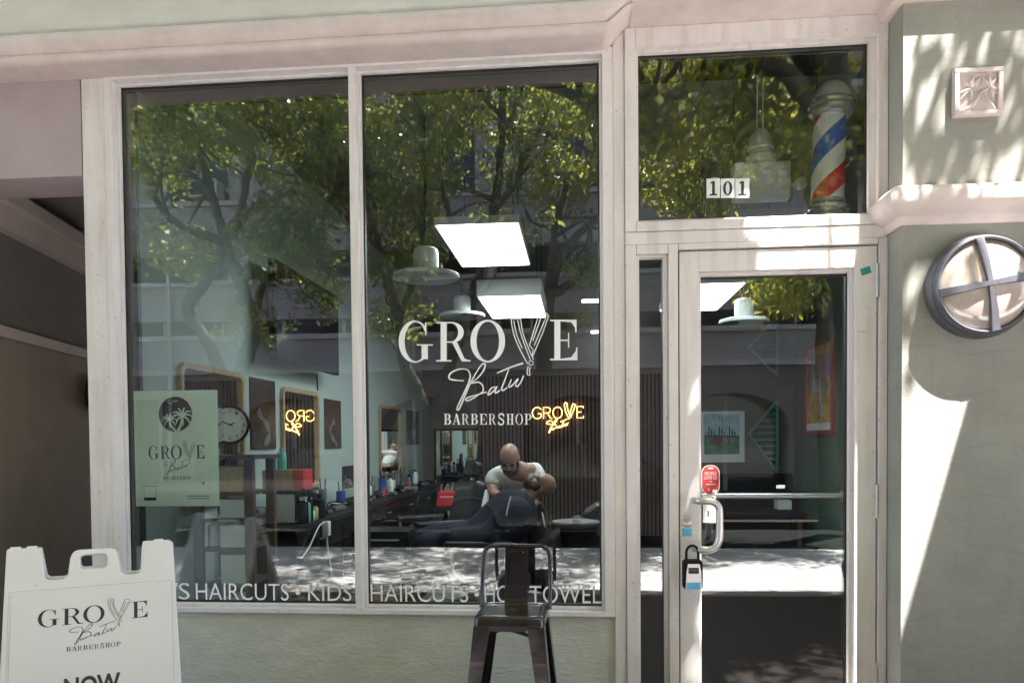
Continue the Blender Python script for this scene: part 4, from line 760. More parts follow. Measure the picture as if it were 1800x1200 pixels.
def bottle(label, x, y, z, r, h, m_, capm=BLKM, group=None, spray=False, name='bottle'):
    t = thing(name, label, 'bottle', (x, y, z), group=group); b = MB(); b.lathe([(r * .92, .0005), (r, .006), (r, h * .68), (r * .85, h * .75), (r * .38, h * .80), (r * .36, h * .86)], (x, y, z), (0, 0, 1), 18); b.build('flask', m_, t, smooth=True)
    b = MB()
    if spray: b.lathe([(r * .42, h * .86), (r * .42, h * .93)], (x, y, z), (0, 0, 1), 12); b.bar((x - r * .4, y, z + h * .96), (x + r * 1.1, y, z + h * .97), r * .5, h * .07); b.bar((x + r * .7, y, z + h * .93), (x + r * 1.0, y, z + h * .82), r * .25, r * .25)
    else: b.lathe([(r * .46, h * .86), (r * .46, h), (r * .4, h * 1.01)], (x, y, z), (0, 0, 1), 14)
    b.build('cap', capm, t, smooth=not spray); return t
bottle('white bottle on the rack shelf, nearer the mint wall', -2.14, .47, .852, .034, .17, WHITE, WHITE, 'bottles on the rack'); bottle('white bottle standing on the rack shelf beside a blue carton', -2.06, .45, .852, .032, .18, WHITE, WHITE, 'bottles on the rack')
bottle('dark bottle with a label on the lowest shelf of the wooden rack', -2.12, .46, .322, .035, .22, GREYC, BLKM, 'bottles on the rack')
# things on the work counter
YC = 1.23
MBX = thing('sterilizer_cabinet', 'small white towel cabinet with a dark glass door on the black counter', 'cabinet', (-1.98, YC, .90)); xa, xb = at(470, 890, YC).x, at(517, 890, YC).x
MB().box(xa, xb, YC, YC + .42, .9005, 1.105).build('case', WHITE, MBX, bevel=.01); MB().box(xb + .0005, xb + .012, YC + .01, YC + .41, .915, 1.09).build('glass_door', BLK, MBX)
MB().box(xa - .03, xb + .03, YC - .01, YC + .43, 1.1055, 1.125).build('lid', BLKM, MBX)
wa, wb = at(461, 845, YC + .05).x, at(513, 845, YC + .05).x
tag(MB().box(wa, wb, YC + .05, YC + .25, 1.1255, 1.265).build('wooden_box', WOOD, bevel=.003), 'pale wooden box on top of the white towel cabinet', 'box')
wr = at(532, 845, YC + .05).x; tag(MB().box(wb + .004, wr, YC + .06, YC + .25, 1.1255, 1.268).build('red_box', RED, bevel=.003), 'red box beside the pale wooden box on the cabinet', 'box')
bottle('teal bottle standing on the pale wooden box', at(495, 800, YC + .12).x, YC + .12, 1.2655, .033, .155, TEAL, TEAL)
tag(MB().box(-2.29, -2.10, 1.02, 1.2, .9005, 1.02).build('folded_towel', GREYC, bevel=.02), 'grey folded towel on the counter end beside the towel cabinet', 'towel')
spots = [(549, 917, .036, .20, TEAL, 'teal spray bottle with black trigger on the counter', True), (559, 918, .032, .26, BLK, 'tall black bottle beside the teal spray bottle', False), (572, 919, .034, .20, BLKM, 'black spray bottle with white trigger on the counter', True), (588, 915, .026, .24, BLK, 'slim black aerosol can on the counter', False), (598, 914, .028, .10, RCARD, 'short white jar among the black bottles', False), (606, 912, .022, .13, mat('pale_yellow_plastic', (.5, .48, .16), .5), 'small pale yellow bottle near the window mullion', False), (616, 910, .045, .20, BLKM, 'wide black canister at the window mullion', False)]
for px_, py_, r_, h_, m_, lab, sp_ in spots:
    d_ = ray(px_, py_); t_ = (.9005 - CAM.z) / d_.z; q = CAM + d_ * t_; q.x = min(max(q.x, XL + .1), -1.90); bottle(lab, q.x, q.y, .9005, r_, h_ * .9, m_, WHITE if 'white' in lab else BLKM, 'bottles on the black counter', sp_)
b = thing('plug_adapter', 'white plug adapter with cord hanging off the counter front', 'plug', (-1.8, 1.5, .9)); MB().box(-1.815, -1.765, 1.40, 1.46, .79, .895).build('adapter', WHITE, b, bevel=.008)
m1 = MB(); m1.tube([tuple(p) for p in catmull([(-1.79, 1.43, .80), (-1.785, 1.44, .70), (-1.78, 1.47, .60), (-1.77, 1.47, .50)], 4)], .006, 8); m1.tube([tuple(p) for p in catmull([(-1.80, 1.42, .89), (-1.80, 1.30, .87), (-1.80, 1.12, .76), (-1.81, 1.0, .70)], 4)], .005, 8); m1.build('cord', WHITE, b, smooth=True)
for i, (y_, x_) in enumerate(((3.6, -2.1), (4.1, -2.0), (4.7, -2.15), (5.2, -2.05), (5.8, -2.1))): bottle(['tall clear spray bottle far along the counter', 'short white bottle far along the counter', 'brown tonic bottle far along the counter', 'grey pump bottle near the far end of the counter', 'white pump bottle at the far end of the counter'][i], x_, y_, .9005, .035, .16 + .04 * (i % 3), [WHITE, RCARD, WOODD, GREYC, WHITE][i], BLKM, 'bottles on the black counter')
for i, (px_, Y_, lab, m_) in enumerate(((790, 4.6, 'red tool bag with white lettering on a side cart', RED),)):
    c = at(790, 877, Y_); rb = thing('tool_bag', lab, 'bag', (c.x, Y_, c.z - .1)); MB().prism([(c.x - .16, c.z - .09), (c.x + .16, c.z - .09), (c.x + .14, c.z + .09), (c.x - .14, c.z + .09)], lambda u, v, d: (u, Y_ + d, v), 0, .2).build('body', RED, rb, bevel=.02)
    decal('white_mark', [rect(-.10 + .03 * i_, -.08 + .03 * i_, .02, .035) for i_ in range(6)], facing(c.x, c.z, Y_ - .001), WHITE, rb); m1 = MB()
    for k_ in range(7): m1.bar((c.x - .12 + .04 * k_, Y_ + .1, c.z + .05), (c.x - .10 + .045 * k_ + .02 * math.sin(k_ * 2), Y_ + .1, c.z + .17 + .03 * math.sin(k_ * 3)), .016, .016)
    m1.build('tool', ALU, rb)
    ct = thing('side_cart', 'dark rolling side cart carrying the red tool bag', 'cart', (c.x + .1, Y_ + .1, .05)); zt2 = c.z - .092; MB().box(c.x - .22, c.x + .52, Y_ - .05, Y_ + .33, zt2 - .03, zt2).build('tray', BLKM, ct)
    for x_ in (c.x - .2, c.x + .49):
        for y_ in (Y_ - .03, Y_ + .30): MB().box(x_, x_ + .025, y_, y_ + .025, .051, zt2 - .031).build('leg', BLKM, ct)
    MB().box(c.x - .17, c.x + .48, Y_ - .02, Y_ + .30, .3, .32).build('shelf', BLKM, ct)
    tag(MB().box(c.x + .25, c.x + .43, Y_, Y_ + .15, zt2 + .0005, zt2 + .19).build('white_box', WHITE, bevel=.006), 'white box on the side cart beside the red bag', 'box')
CLIP = BLKM
for k_ in range(16):                             # clippers and combs lying about on the counter
    y_ = 1.9 + .29 * k_; x_ = -2.0 + .06 * math.sin(k_ * 2.1); a_ = k_ * 1.3; ux = Vector((math.cos(a_), math.sin(a_), 0)); t = thing('hair_clipper', 'dark hair clipper with metal blade lying on the long counter', 'clipper', (x_, y_, .9005), group='clippers on the counter'); c_ = Vector((x_, y_, .921))
    MB().obox(c_, ux * .07, Vector((-ux.y, ux.x, 0)) * .022, (0, 0, .020)).build('body', [BLKM, GREYC, BLK][k_ % 3], t, bevel=.012, seg=3); MB().obox(c_ + ux * .080, ux * .012, Vector((-ux.y, ux.x, 0)) * .020, (0, 0, .008)).build('blade', ALU, t)
for k_ in range(9):
    y_ = 2.1 + .5 * k_; r_ = .028 + .008 * (k_ % 3); h_ = .10 + .05 * (k_ % 2); t = thing('comb_jar', 'glass jar of combs at the wall side of the long counter', 'jar', (-2.22, y_, .9005), group='comb jars on the counter')
    b = MB(); b.lathe([(r_ * .9, .0005), (r_, .005), (r_, h_), (r_ * .93, h_), (r_ * .93, .01)], (-2.22, y_, .9005), (0, 0, 1), 16, cap=False); b.build('jar', [RCARD, GREYC, BLUE][k_ % 3], t, smooth=True)
    for q in range(3): b = MB(); b.bar((-2.22 + .008 * (q - 1), y_, .912), (-2.22 + .02 * (q - 1), y_ + .015 * (q - 1), .9005 + h_ + .09), .012, .004); b.build('comb', BLK, t)
for k_, (px_, z0_, z1_) in enumerate(((610, 1.0, 1.22), (724, 1.42, 1.9))): wall_picture(['small dark framed notice low on the mint wall beside the mullion', 'tall dark photo canvas past the farthest oak mirror'][k_], px_ - 8, px_ + 12, z0_, z1_, k_ + 1)
ch = thing('drawer_chest', 'black metal tool chest of drawers standing on the shop floor by the mullion', 'chest', (-1.45, 1.75, .05)); MB().box(-1.66, -1.24, 1.6, 1.95, .11, .80).build('carcass', BLK, ch, bevel=.006)
for q in range(5): d_ = MB().box(-1.645, -1.255, 1.582, 1.5995, .13 + .13 * q, .245 + .13 * q).build('drawer', BLKM, ch, bevel=.003); MB().box(-1.60, -1.30, 1.570, 1.5815, .215 + .13 * q, .228 + .13 * q).build('handle', ALU, d_)
for x_ in (-1.63, -1.27):
    for y_ in (1.63, 1.92): b = MB(); b.lathe([(.028, -.012), (.03, 0), (.028, .012)], (x_, y_, .080), (1, 0, 0), 16); b.build('castor', BLKM, ch, smooth=True)
# barber chairs
def barber_chair(label, x, y, rz, recl=25):
    t = thing('barber_chair', label, 'barber chair', (x, y, .05), rz, 'barber chairs')
    b = MB(); b.lathe([(.34, 0), (.34, .02), (.30, .045), (.08, .06), (.06, .08), (.06, .34)], (0, 0, 0), (0, 0, 1), 36); b.build('base', CHROME, t, smooth=True, local=True)
    MB().box(-.26, .26, -.28, .26, .36, .50).build('seat', LEATHER, t, bevel=.05, seg=4, local=True)
    r_ = math.radians(recl); up = Vector((0, math.sin(r_), math.cos(r_))); nn = Vector((0, -math.cos(r_), math.sin(r_)))
    MB().obox(Vector((0, .27, .50)) + up * .28, (.25, 0, 0), nn * .06, up * .28).build('backrest', LEATHER, t, bevel=.045, seg=4, local=True)
    MB().obox(Vector((0, .27, .50)) + up * .66 + nn * .02, (.13, 0, 0), nn * .045, up * .075).build('headrest', LEATHER, t, bevel=.03, seg=3, local=True)
    b = MB(); b.bar(Vector((0, .27, .5)) + up * .5, Vector((0, .27, .5)) + up * .62, .05, .02, (0, 1, 0)); b.build('headrest_stem', CHROME, t, local=True)
    for sx in (-1, 1):
        MB().box(min(sx * .27, sx * .34), max(sx * .27, sx * .34), -.24, .24, .66, .71).build('armrest', LEATHER, t, bevel=.02, local=True)
        b = MB(); b.tube([(sx * .305, -.20, .66), (sx * .30, -.18, .50), (sx * .28, -.10, .42)], .016, 8); b.tube([(sx * .305, .20, .66), (sx * .30, .18, .50), (sx * .28, .10, .42)], .016, 8); b.build('arm_strut', CHROME, t, smooth=True, local=True)
    b = MB(); b.tube([(-.2, -.30, .40), (-.2, -.52, .16), (.2, -.52, .16), (.2, -.30, .40)], .014, 8); b.build('footrest', CHROME, t, smooth=True, local=True); return t
barber_chair('empty black leather barber chair beside the long counter', -1.35, 3.0, math.radians(-60), 15)
barber_chair('black leather barber chair far back beside the counter', -1.25, 5.0, math.radians(-60), 15)
c = at(1012, 915, 1.35); wst = thing('work_stool', 'black pedestal table with a pale grey round tray beside the client', 'table', (c.x, 1.35, .05)); b = MB(); b.lathe([(.05, c.z - .05), (.15, c.z - .035), (.165, c.z - .012), (.16, c.z), (.13, c.z + .004)], (c.x, 1.35, 0), (0, 0, 1), 32); b.build('tray', GREYC, wst, smooth=True)
b = MB(); b.lathe([(.17, .05), (.17, .09), (.13, .2), (.11, c.z - .3), (.13, c.z - .055)], (c.x + .02, 1.35, 0), (0, 0, 1), 28); b.build('pedestal', BLKM, wst, smooth=True); MB().box(c.x - .02, c.x + .03, 1.35 - .175, 1.35 - .16, c.z - .0, c.z + .03).build('clip', WHITE, wst)
# waiting bench and boxes near the door
bn = thing('waiting_bench', 'dark waiting bench against the back wall seen through the door', 'bench', (2.2, 6.5, .05)); MB().box(1.55, 2.95, 6.2, 6.8, .42, .52).build('seat', BLKM, bn, bevel=.04, seg=3); MB().box(1.55, 2.95, 6.805, 6.93, .45, .98).build('backrest', BLKM, bn, bevel=.04, seg=3)
for x_ in (1.62, 2.85):
    for y_ in (6.26, 6.72): MB().box(x_, x_ + .05, y_, y_ + .05, .051, .418).build('leg', WOODD, bn)
c = at(1376, 880, 6.5); tag(MB().box(c.x - .09, c.x + .09, 6.40, 6.60, .5215, .64).build('small_box', WHITE, bevel=.004), 'small white box resting on the dark waiting bench', 'box')

# ================================================================== PEOPLE
def skin_mesh(joints, edges, root=0):
    me = bpy.data.meshes.new('b'); me.from_pydata([j[0] for j in joints], edges, []); o = bpy.data.objects.new('b', me); COL.objects.link(o)
    o.modifiers.new('s', 'SKIN'); s = o.modifiers.new('u', 'SUBSURF'); s.levels = 2; s.render_levels = 2
    for v, j in zip(me.skin_vertices[0].data, joints): v.radius = j[1] if isinstance(j[1], tuple) else (j[1], j[1])
    me.skin_vertices[0].data[root].use_root = True
    bpy.context.view_layer.update(); r = bpy.data.meshes.new_from_object(o.evaluated_get(bpy.context.evaluated_depsgraph_get()))
    bpy.data.objects.remove(o); bpy.data.meshes.remove(me); return r
def weld(meshes, name, m_, parent, vox=.009, smooth_it=4):
    bm = bmesh.new()
    for q in meshes:
        if isinstance(q, bmesh.types.BMesh):
            t_ = bpy.data.meshes.new('t'); q.to_mesh(t_); bm.from_mesh(t_); bpy.data.meshes.remove(t_); q.free()
        else: bm.from_mesh(q); bpy.data.meshes.remove(q)
    bmesh.ops.translate(bm, vec=-root_loc(parent), verts=bm.verts); me = bpy.data.meshes.new(name); bm.to_mesh(me); bm.free()
    o = bpy.data.objects.new(name, me); COL.objects.link(o); r_ = o.modifiers.new('r', 'REMESH'); r_.mode = 'VOXEL'; r_.voxel_size = vox; r_.use_smooth_shade = True; s = o.modifiers.new('s', 'SMOOTH'); s.factor = .5; s.iterations = smooth_it
    bpy.context.view_layer.update(); m2 = bpy.data.meshes.new_from_object(o.evaluated_get(bpy.context.evaluated_depsgraph_get())); bpy.data.objects.remove(o); bpy.data.meshes.remove(me)
    m2.materials.clear(); m2.materials.append(m_); m2.name = name
    for p in m2.polygons: p.use_smooth = True
    o = bpy.data.objects.new(name, m2); COL.objects.link(o); o.parent = parent; return o
def head_bm(c, face, up, s=1.0):
    f_ = Vector(face).normalized(); u_ = Vector(up); u_ = (u_ - f_ * u_.dot(f_)).normalized(); r_ = f_.cross(u_); M_ = Matrix((r_, f_, u_)).transposed(); b = MB(); c = Vector(c)
    P_ = lambda x, y, z: c + (r_ * x + f_ * y + u_ * z) * s
    b.ball(P_(0, -.012, .035), (.074 * s, .095 * s, .082 * s), 3, M_); b.ball(P_(0, .025, -.045), (.058 * s, .066 * s, .062 * s), 3, M_); b.ball(P_(0, .045, -.085), (.036 * s, .04 * s, .028 * s), 2, M_)
    b.ball(P_(0, .092, -.020), (.013 * s, .020 * s, .022 * s), 2, M_); b.ball(P_(0, .086, .0), (.009 * s, .012 * s, .025 * s), 2, M_); b.ball(P_(0, .070, .022), (.05 * s, .016 * s, .012 * s), 2, M_); b.ball(P_(0, .078, -.058), (.024 * s, .012 * s, .008 * s), 2, M_)
    for q in (-1, 1): b.ball(P_(q * .074, -.012, -.008), (.010 * s, .018 * s, .030 * s), 2, M_); b.ball(P_(q * .035, .058, -.022), (.020 * s, .018 * s, .016 * s), 2, M_)
    return b.bm, P_, M_
def face_parts(P_, M_, parent, s=1.0, beard=True):
    b = MB(); [b.ball(P_(q * .030, .078, .002), (.013 * s, .009 * s, .0085 * s), 2, M_) for q in (-1, 1)]; b.build('eye', HAIRM, parent, smooth='all'); b = MB(); [b.ball(P_(q * .032, .086, .022), (.022 * s, .006 * s, .004 * s), 2, M_) for q in (-1, 1)]; b.ball(P_(0, .089, -.060), (.022 * s, .006 * s, .004 * s), 2, M_); b.build('brow', HAIRM, parent, smooth='all')
    if beard:
        b = MB(); b.ball(P_(0, .042, -.082), (.062 * s, .062 * s, .045 * s), 3, M_); b.ball(P_(0, .058, -.105), (.036 * s, .036 * s, .03 * s), 3, M_); [b.ball(P_(q * .058, .015, -.045), (.014 * s, .030 * s, .045 * s), 2, M_) for q in (-1, 1)]; b.ball(P_(0, .087, -.044), (.026 * s, .010 * s, .007 * s), 2, M_); b.build('beard', HAIRM, parent, smooth='all')
def hand_bm(w, d, n, s=1.0, curl=.5, side=1):
    d = Vector(d).normalized(); n = Vector(n); n = (n - d * n.dot(d)).normalized(); x_ = d.cross(n) * side; w = Vector(w); b = MB(); M_ = Matrix((x_, d, n)).transposed()
    b.ball(w + d * .045 * s, (.038 * s, .052 * s, .016 * s), 3, M_)
    for i, ln in enumerate((.068, .078, .072, .056)):
        p0_ = w + d * .082 * s + x_ * (-.030 + .020 * i) * s; a1 = curl * .6; a2 = curl * 1.4; p1_ = p0_ + (d * math.cos(a1) - n * math.sin(a1)) * ln * .5 * s; p2_ = p1_ + (d * math.cos(a2) - n * math.sin(a2)) * ln * .5 * s
        b.tube([p0_ - d * .02 * s, p0_, p1_, p2_], [.0095 * s, .0095 * s, .0088 * s, .0065 * s], 8)
    t0 = w + d * .028 * s - x_ * .032 * s; b.tube([t0, t0 + (d * .6 - x_ * .7 - n * .2) * .036 * s, t0 + (d * .95 - x_ * .55 - n * .5) * .062 * s], [.012 * s, .011 * s, .008 * s], 8); return b.bm
# the barber, bent over the client
YBR = 2.12; hc = at(896, 806, YBR - .16)
pb = thing('person', 'bald bearded barber in white t-shirt and dark trousers bending over the reclined client', 'person', (-.45, 2.35, .05))
nk = Vector((hc.x + .035, YBR - .05, hc.z - .055)); shL, shR = Vector((-.685, YBR + .02, 1.165)), Vector((-.345, YBR + .06, 1.215)); chest = Vector((-.51, YBR + .10, 1.13)); pel = Vector((-.47, YBR + .42, .90))
elL, wrL = Vector((-.655, YBR - .10, 1.035)), Vector((-.455, YBR - .26, 1.025)); elR, wrR = Vector((-.235, YBR - .03, 1.08)), Vector((-.345, YBR - .20, 1.085))
J = [(pel, (.125, .10)), (chest, (.145, .105)), (nk - Vector((-.01, -.04, .02)), .075), (nk, .055), (hc, .05), (shL, .066), (elL, .046), (wrL, .030), (shR, .066), (elR, .046), (wrR, .030),
     (Vector((-.57, 2.56, .85)), .088), (Vector((-.585, 2.50, .50)), .06), (Vector((-.58, 2.56, .13)), .042), (Vector((-.36, 2.56, .85)), .088), (Vector((-.345, 2.50, .50)), .06), (Vector((-.34, 2.58, .13)), .042)]
E0 = [(0, 1), (1, 2), (2, 3), (3, 4), (2, 5), (5, 6), (6, 7), (2, 8), (8, 9), (9, 10), (0, 11), (11, 12), (12, 13), (0, 14), (14, 15), (15, 16)]
hb, HP_, HM = head_bm(hc, (-.08, -.72, -.70), (-.05, -.62, .70), .97)
feet = MB(); [feet.ball((x_, 2.50, .095), (.045, .125, .045), 3) for x_ in (-.58, -.34)]
body = weld([skin_mesh(J, E0), hb, hand_bm(wrL, (.9, -.25, .10), (0, -.5, .8), 1.0, .5, -1), hand_bm(wrR, (-.75, -.55, -.12), (0, -.3, 1), 1.0, .5, 1), feet.bm], 'body', SKIN, pb, .0085)
face_parts(HP_, HM, pb, .97)
tj = [(pel + Vector((0, -.02, -.02)), (.142, .118)), (chest, (.172, .128)), (nk - Vector((-.012, -.055, .045)), .094), (shL, .083), (shL.lerp(elL, .72), .074), (shR, .083), (shR.lerp(elR, .72), .074)]
weld([skin_mesh(tj, [(0, 1), (1, 2), (2, 3), (3, 4), (2, 5), (5, 6)])], 't_shirt', SHIRT, pb, .011, 3)
tr = [(pel + Vector((0, 0, -.02)), (.138, .112)), (Vector((-.57, 2.56, .84)), .10), (Vector((-.585, 2.50, .50)), .078), (Vector((-.58, 2.56, .15)), .066), (Vector((-.36, 2.56, .84)), .10), (Vector((-.345, 2.50, .50)), .078), (Vector((-.34, 2.58, .15)), .066)]
weld([skin_mesh(tr, [(0, 1), (1, 2), (2, 3), (0, 4), (4, 5), (5, 6)])], 'trousers', BLKM, pb, .012, 3)
sh_ = MB(); [sh_.ball((x_, 2.49, .098), (.052, .14, .047), 3) for x_ in (-.58, -.34)]; sh_.build('shoe', BLKM, pb, smooth='all')
# the client, lying back in the chair
ck = at(952, 852, YBR - .30); pc_ = thing('person', 'client reclined with head tipped back, beard up, covered by a navy cape', 'person', (-.5, 1.7, .05))
hb, HP_, HM = head_bm(ck, (-.42, -.30, .82), (.90, -.05, .42), .92)
cn = ck + Vector((-.10, -.01, -.075)); cch = Vector((ck.x - .22, YBR - .38, ck.z - .21)); cp = Vector((ck.x - .42, YBR - .44, .70))
J = [(cp, .13), (cch, (.15, .11)), (cn, .06), (ck, .06), (cch + Vector((.05, -.20, .05)), .065), (cch + Vector((-.12, -.27, -.16)), .045), (cch + Vector((-.32, -.24, -.18)), .032), (cch + Vector((.08, .20, .02)), .065), (cch + Vector((-.10, .26, -.16)), .045), (cch + Vector((-.30, .22, -.18)), .032), (cp + Vector((-.36, -.12, -.02)), .08), (cp + Vector((-.52, -.12, -.38)), .055), (cp + Vector((-.56, -.12, -.58)), .045), (cp + Vector((-.36, .12, -.02)), .08), (cp + Vector((-.52, .12, -.38)), .055), (cp + Vector((-.56, .12, -.58)), .045)]
weld([skin_mesh(J, [(0, 1), (1, 2), (2, 3), (1, 4), (4, 5), (5, 6), (1, 7), (7, 8), (8, 9), (0, 10), (10, 11), (11, 12), (0, 13), (13, 14), (14, 15)]), hb, hand_bm(cch + Vector((-.32, -.24, -.18)), (-1, .1, -.1), (0, 0, 1), 1, .4, 1), hand_bm(cch + Vector((-.30, .22, -.18)), (-1, -.1, -.1), (0, 0, 1), 1, .4, -1)], 'body', SKIN2, pc_, .0095)
face_parts(HP_, HM, pc_, .92)
cm = MB()
def drape(q0, q1, r0, r1, n_=7):
    for k_ in range(n_ + 1): t_ = k_ / n_; cm.ball(Vector(q0).lerp(Vector(q1), t_), r0 + (r1 - r0) * t_, 2)
drape(cn + Vector((-.045, -.01, -.045)), cch, .085, .20); drape(cch, cp + Vector((0, 0, .02)), .20, .20); drape(cp, cp + Vector((-.38, 0, -.02)), .20, .17, 9); drape(cp + Vector((-.38, 0, -.02)), cp + Vector((-.50, 0, -.28)), .17, .15)
for sy, el, wr in ((-1, J[5][0], J[6][0]), (1, J[8][0], J[9][0])):
    drape(cch + Vector((.04, sy * .18, .02)), el, .13, .12); drape(el, wr + Vector((-.08, 0, 0)), .12, .11); drape(el + Vector((0, sy * .03, 0)), el + Vector((-.02, sy * .06, -.30)), .10, .07); drape(wr, wr + Vector((-.06, sy * .04, -.26)), .10, .07)
    drape(cp + Vector((0, sy * .10, 0)), cp + Vector((-.40, sy * .14, -.03)), .15, .13, 9)
weld([cm.bm], 'cape', NAVY, pc_, .018, 10)
weld([skin_mesh([(cp, .15), (J[10][0], .10), (J[11][0], .078), (J[12][0] + Vector((0, 0, .03)), .062), (J[13][0], .10), (J[14][0], .078), (J[15][0] + Vector((0, 0, .03)), .062)], [(0, 1), (1, 2), (2, 3), (0, 4), (4, 5), (5, 6)])], 'trousers', BLKM, pc_, .013, 3)
b = MB(); y_ = YBR - .66; b.tube([tuple(p) for p in catmull([at(898, 872, y_), at(893, 890, y_ - .02), at(889, 912, y_ - .03), at(886, 932, y_)], 4)], .005, 6); b.tube([tuple(p) for p in catmull([at(953, 900, y_ + .05), at(956, 915, y_ + .03), at(958, 926, y_ + .03)], 4)], .005, 6); b.build('cape_piping', WHITE, pc_, smooth=True)
barber_chair('occupied barber chair hidden under the navy cape', ck.x - .42, YBR - .44, math.radians(-90), 56)
# ================================================================== THE STREET, SEEN IN THE GLASS
def leaves(centres, radii, n, size, flat=.8):  # numpy leaf quads spread through clumps
    C_ = np.asarray(centres)[:, None, :] + 0; k = len(C_); R_ = np.asarray(radii)[:, None, None]
    d = rng.normal(size=(k, n, 3)); d /= np.linalg.norm(d, axis=2, keepdims=True); p = C_ + d * R_ * rng.random((k, n, 1)) ** .5 * np.array([1, 1, flat])
    p = p.reshape(-1, 3); N_ = len(p); ax = rng.normal(size=(N_, 3)); ax[:, 2] -= .55; ax /= np.linalg.norm(ax, axis=1, keepdims=True)
    sd_ = np.cross(ax, rng.normal(size=(N_, 3)) * .8 + np.array([0, 0, 1.0])); sd_ /= np.linalg.norm(sd_, axis=1, keepdims=True); nn = np.cross(ax, sd_)
    L_ = size * (.45 + .95 * rng.random((N_, 1))); W_ = L_ * .27
    v = np.stack([p, p + ax * L_ * .45 + sd_ * W_ + nn * L_ * .06, p + ax * L_, p + ax * L_ * .45 - sd_ * W_ + nn * L_ * .06], axis=1); return v.reshape(-1, 3)
def leaf_object(name, v, m, parent):
    v = v - np.array(root_loc(parent)); n = len(v) // 4; me = bpy.data.meshes.new(name); me.vertices.add(len(v)); me.vertices.foreach_set('co', v.astype(np.float32).ravel()); me.loops.add(n * 4); me.loops.foreach_set('vertex_index', np.arange(n * 4, dtype=np.int32)); me.polygons.add(n); me.polygons.foreach_set('loop_start', np.arange(0, n * 4, 4, dtype=np.int32)); me.update(); me.validate(); me.materials.append(m)
    o = bpy.data.objects.new(name, me); COL.objects.link(o); o.parent = parent; return o
def tree(label, base, limbs, clumps, m, n=70, size=.10, group='street trees across the road', twigs=5, seed=1):
    rr_ = random.Random(seed); t = thing('street_tree', label, 'tree', base, group=group); b = MB(); pool = []
    for i, (pts, r0, r1) in enumerate(limbs):
        pl = catmull(pts, 6); k = len(pl); pl = [p + Vector((rr_.uniform(-1, 1), rr_.uniform(-1, 1), rr_.uniform(-.5, .5))) * .025 for p in pl]; rs = [(r0 + (r1 - r0) * j / (k - 1)) * rr_.uniform(.88, 1.14) for j in range(k)]
        if i == 0: b.tube(pl, rs, 12); b.build('trunk', BARK, t, smooth='all'); b = MB()
        else: b.tube(pl, rs, 8); pool += pl[k // 3:]
        if i:
            for q in range(twigs):
                j = rr_.randint(k // 3, k - 1); p = pl[j]; dr = Vector((rr_.uniform(-1, 1), rr_.uniform(-1, 1), rr_.uniform(-.5, 1))).normalized(); L_ = rr_.uniform(.6, 1.5); mid_ = p + dr * L_ * .5 + Vector((rr_.uniform(-.15, .15), rr_.uniform(-.15, .15), rr_.uniform(-.1, .15))); e = p + dr * L_
                b.tube(catmull([p, mid_, e], 3), [rs[j] * .55 * (1 - h_ / 7) + .006 for h_ in range(7)], 5); pool += [mid_, e]
    cl = []
    for (c, rad, cnt) in clumps:
        for q in range(cnt):
            while True:
                v = Vector((rr_.uniform(-1, 1), rr_.uniform(-1, 1), rr_.uniform(-1, 1)))
                if v.length < 1: break
            p = Vector((c[0] + v.x * rad[0], c[1] + v.y * rad[1], c[2] + v.z * rad[2])); cl.append(p)
            if q % 2 == 0 and pool:
                a = min(pool, key=lambda w: (w - p).length_squared); L_ = (p - a).length
                if L_ < 2.5: b.tube(catmull([a, (a + p) / 2 + Vector((rr_.uniform(-.1, .1), rr_.uniform(-.1, .1), .08)), p], 3), [.016 - .0018 * h_ for h_ in range(7)], 4)
    b.build('limbs', BARK, t, smooth='all'); leaf_object('crown', leaves([tuple(p) for p in cl], [rr_.uniform(.22, .48) for _ in cl], n, size), m, t); return t
def vp(px, py, s): p = at(px, py, s + 0.0); return p
def rf(px, py, s):                               # where a thing mirrored at this pixel really stands, s metres in front of the glass
    d = ray(px, py); p = CAM + d * ((s - CAM.y) / d.y); return Vector((p.x, -s, p.z))
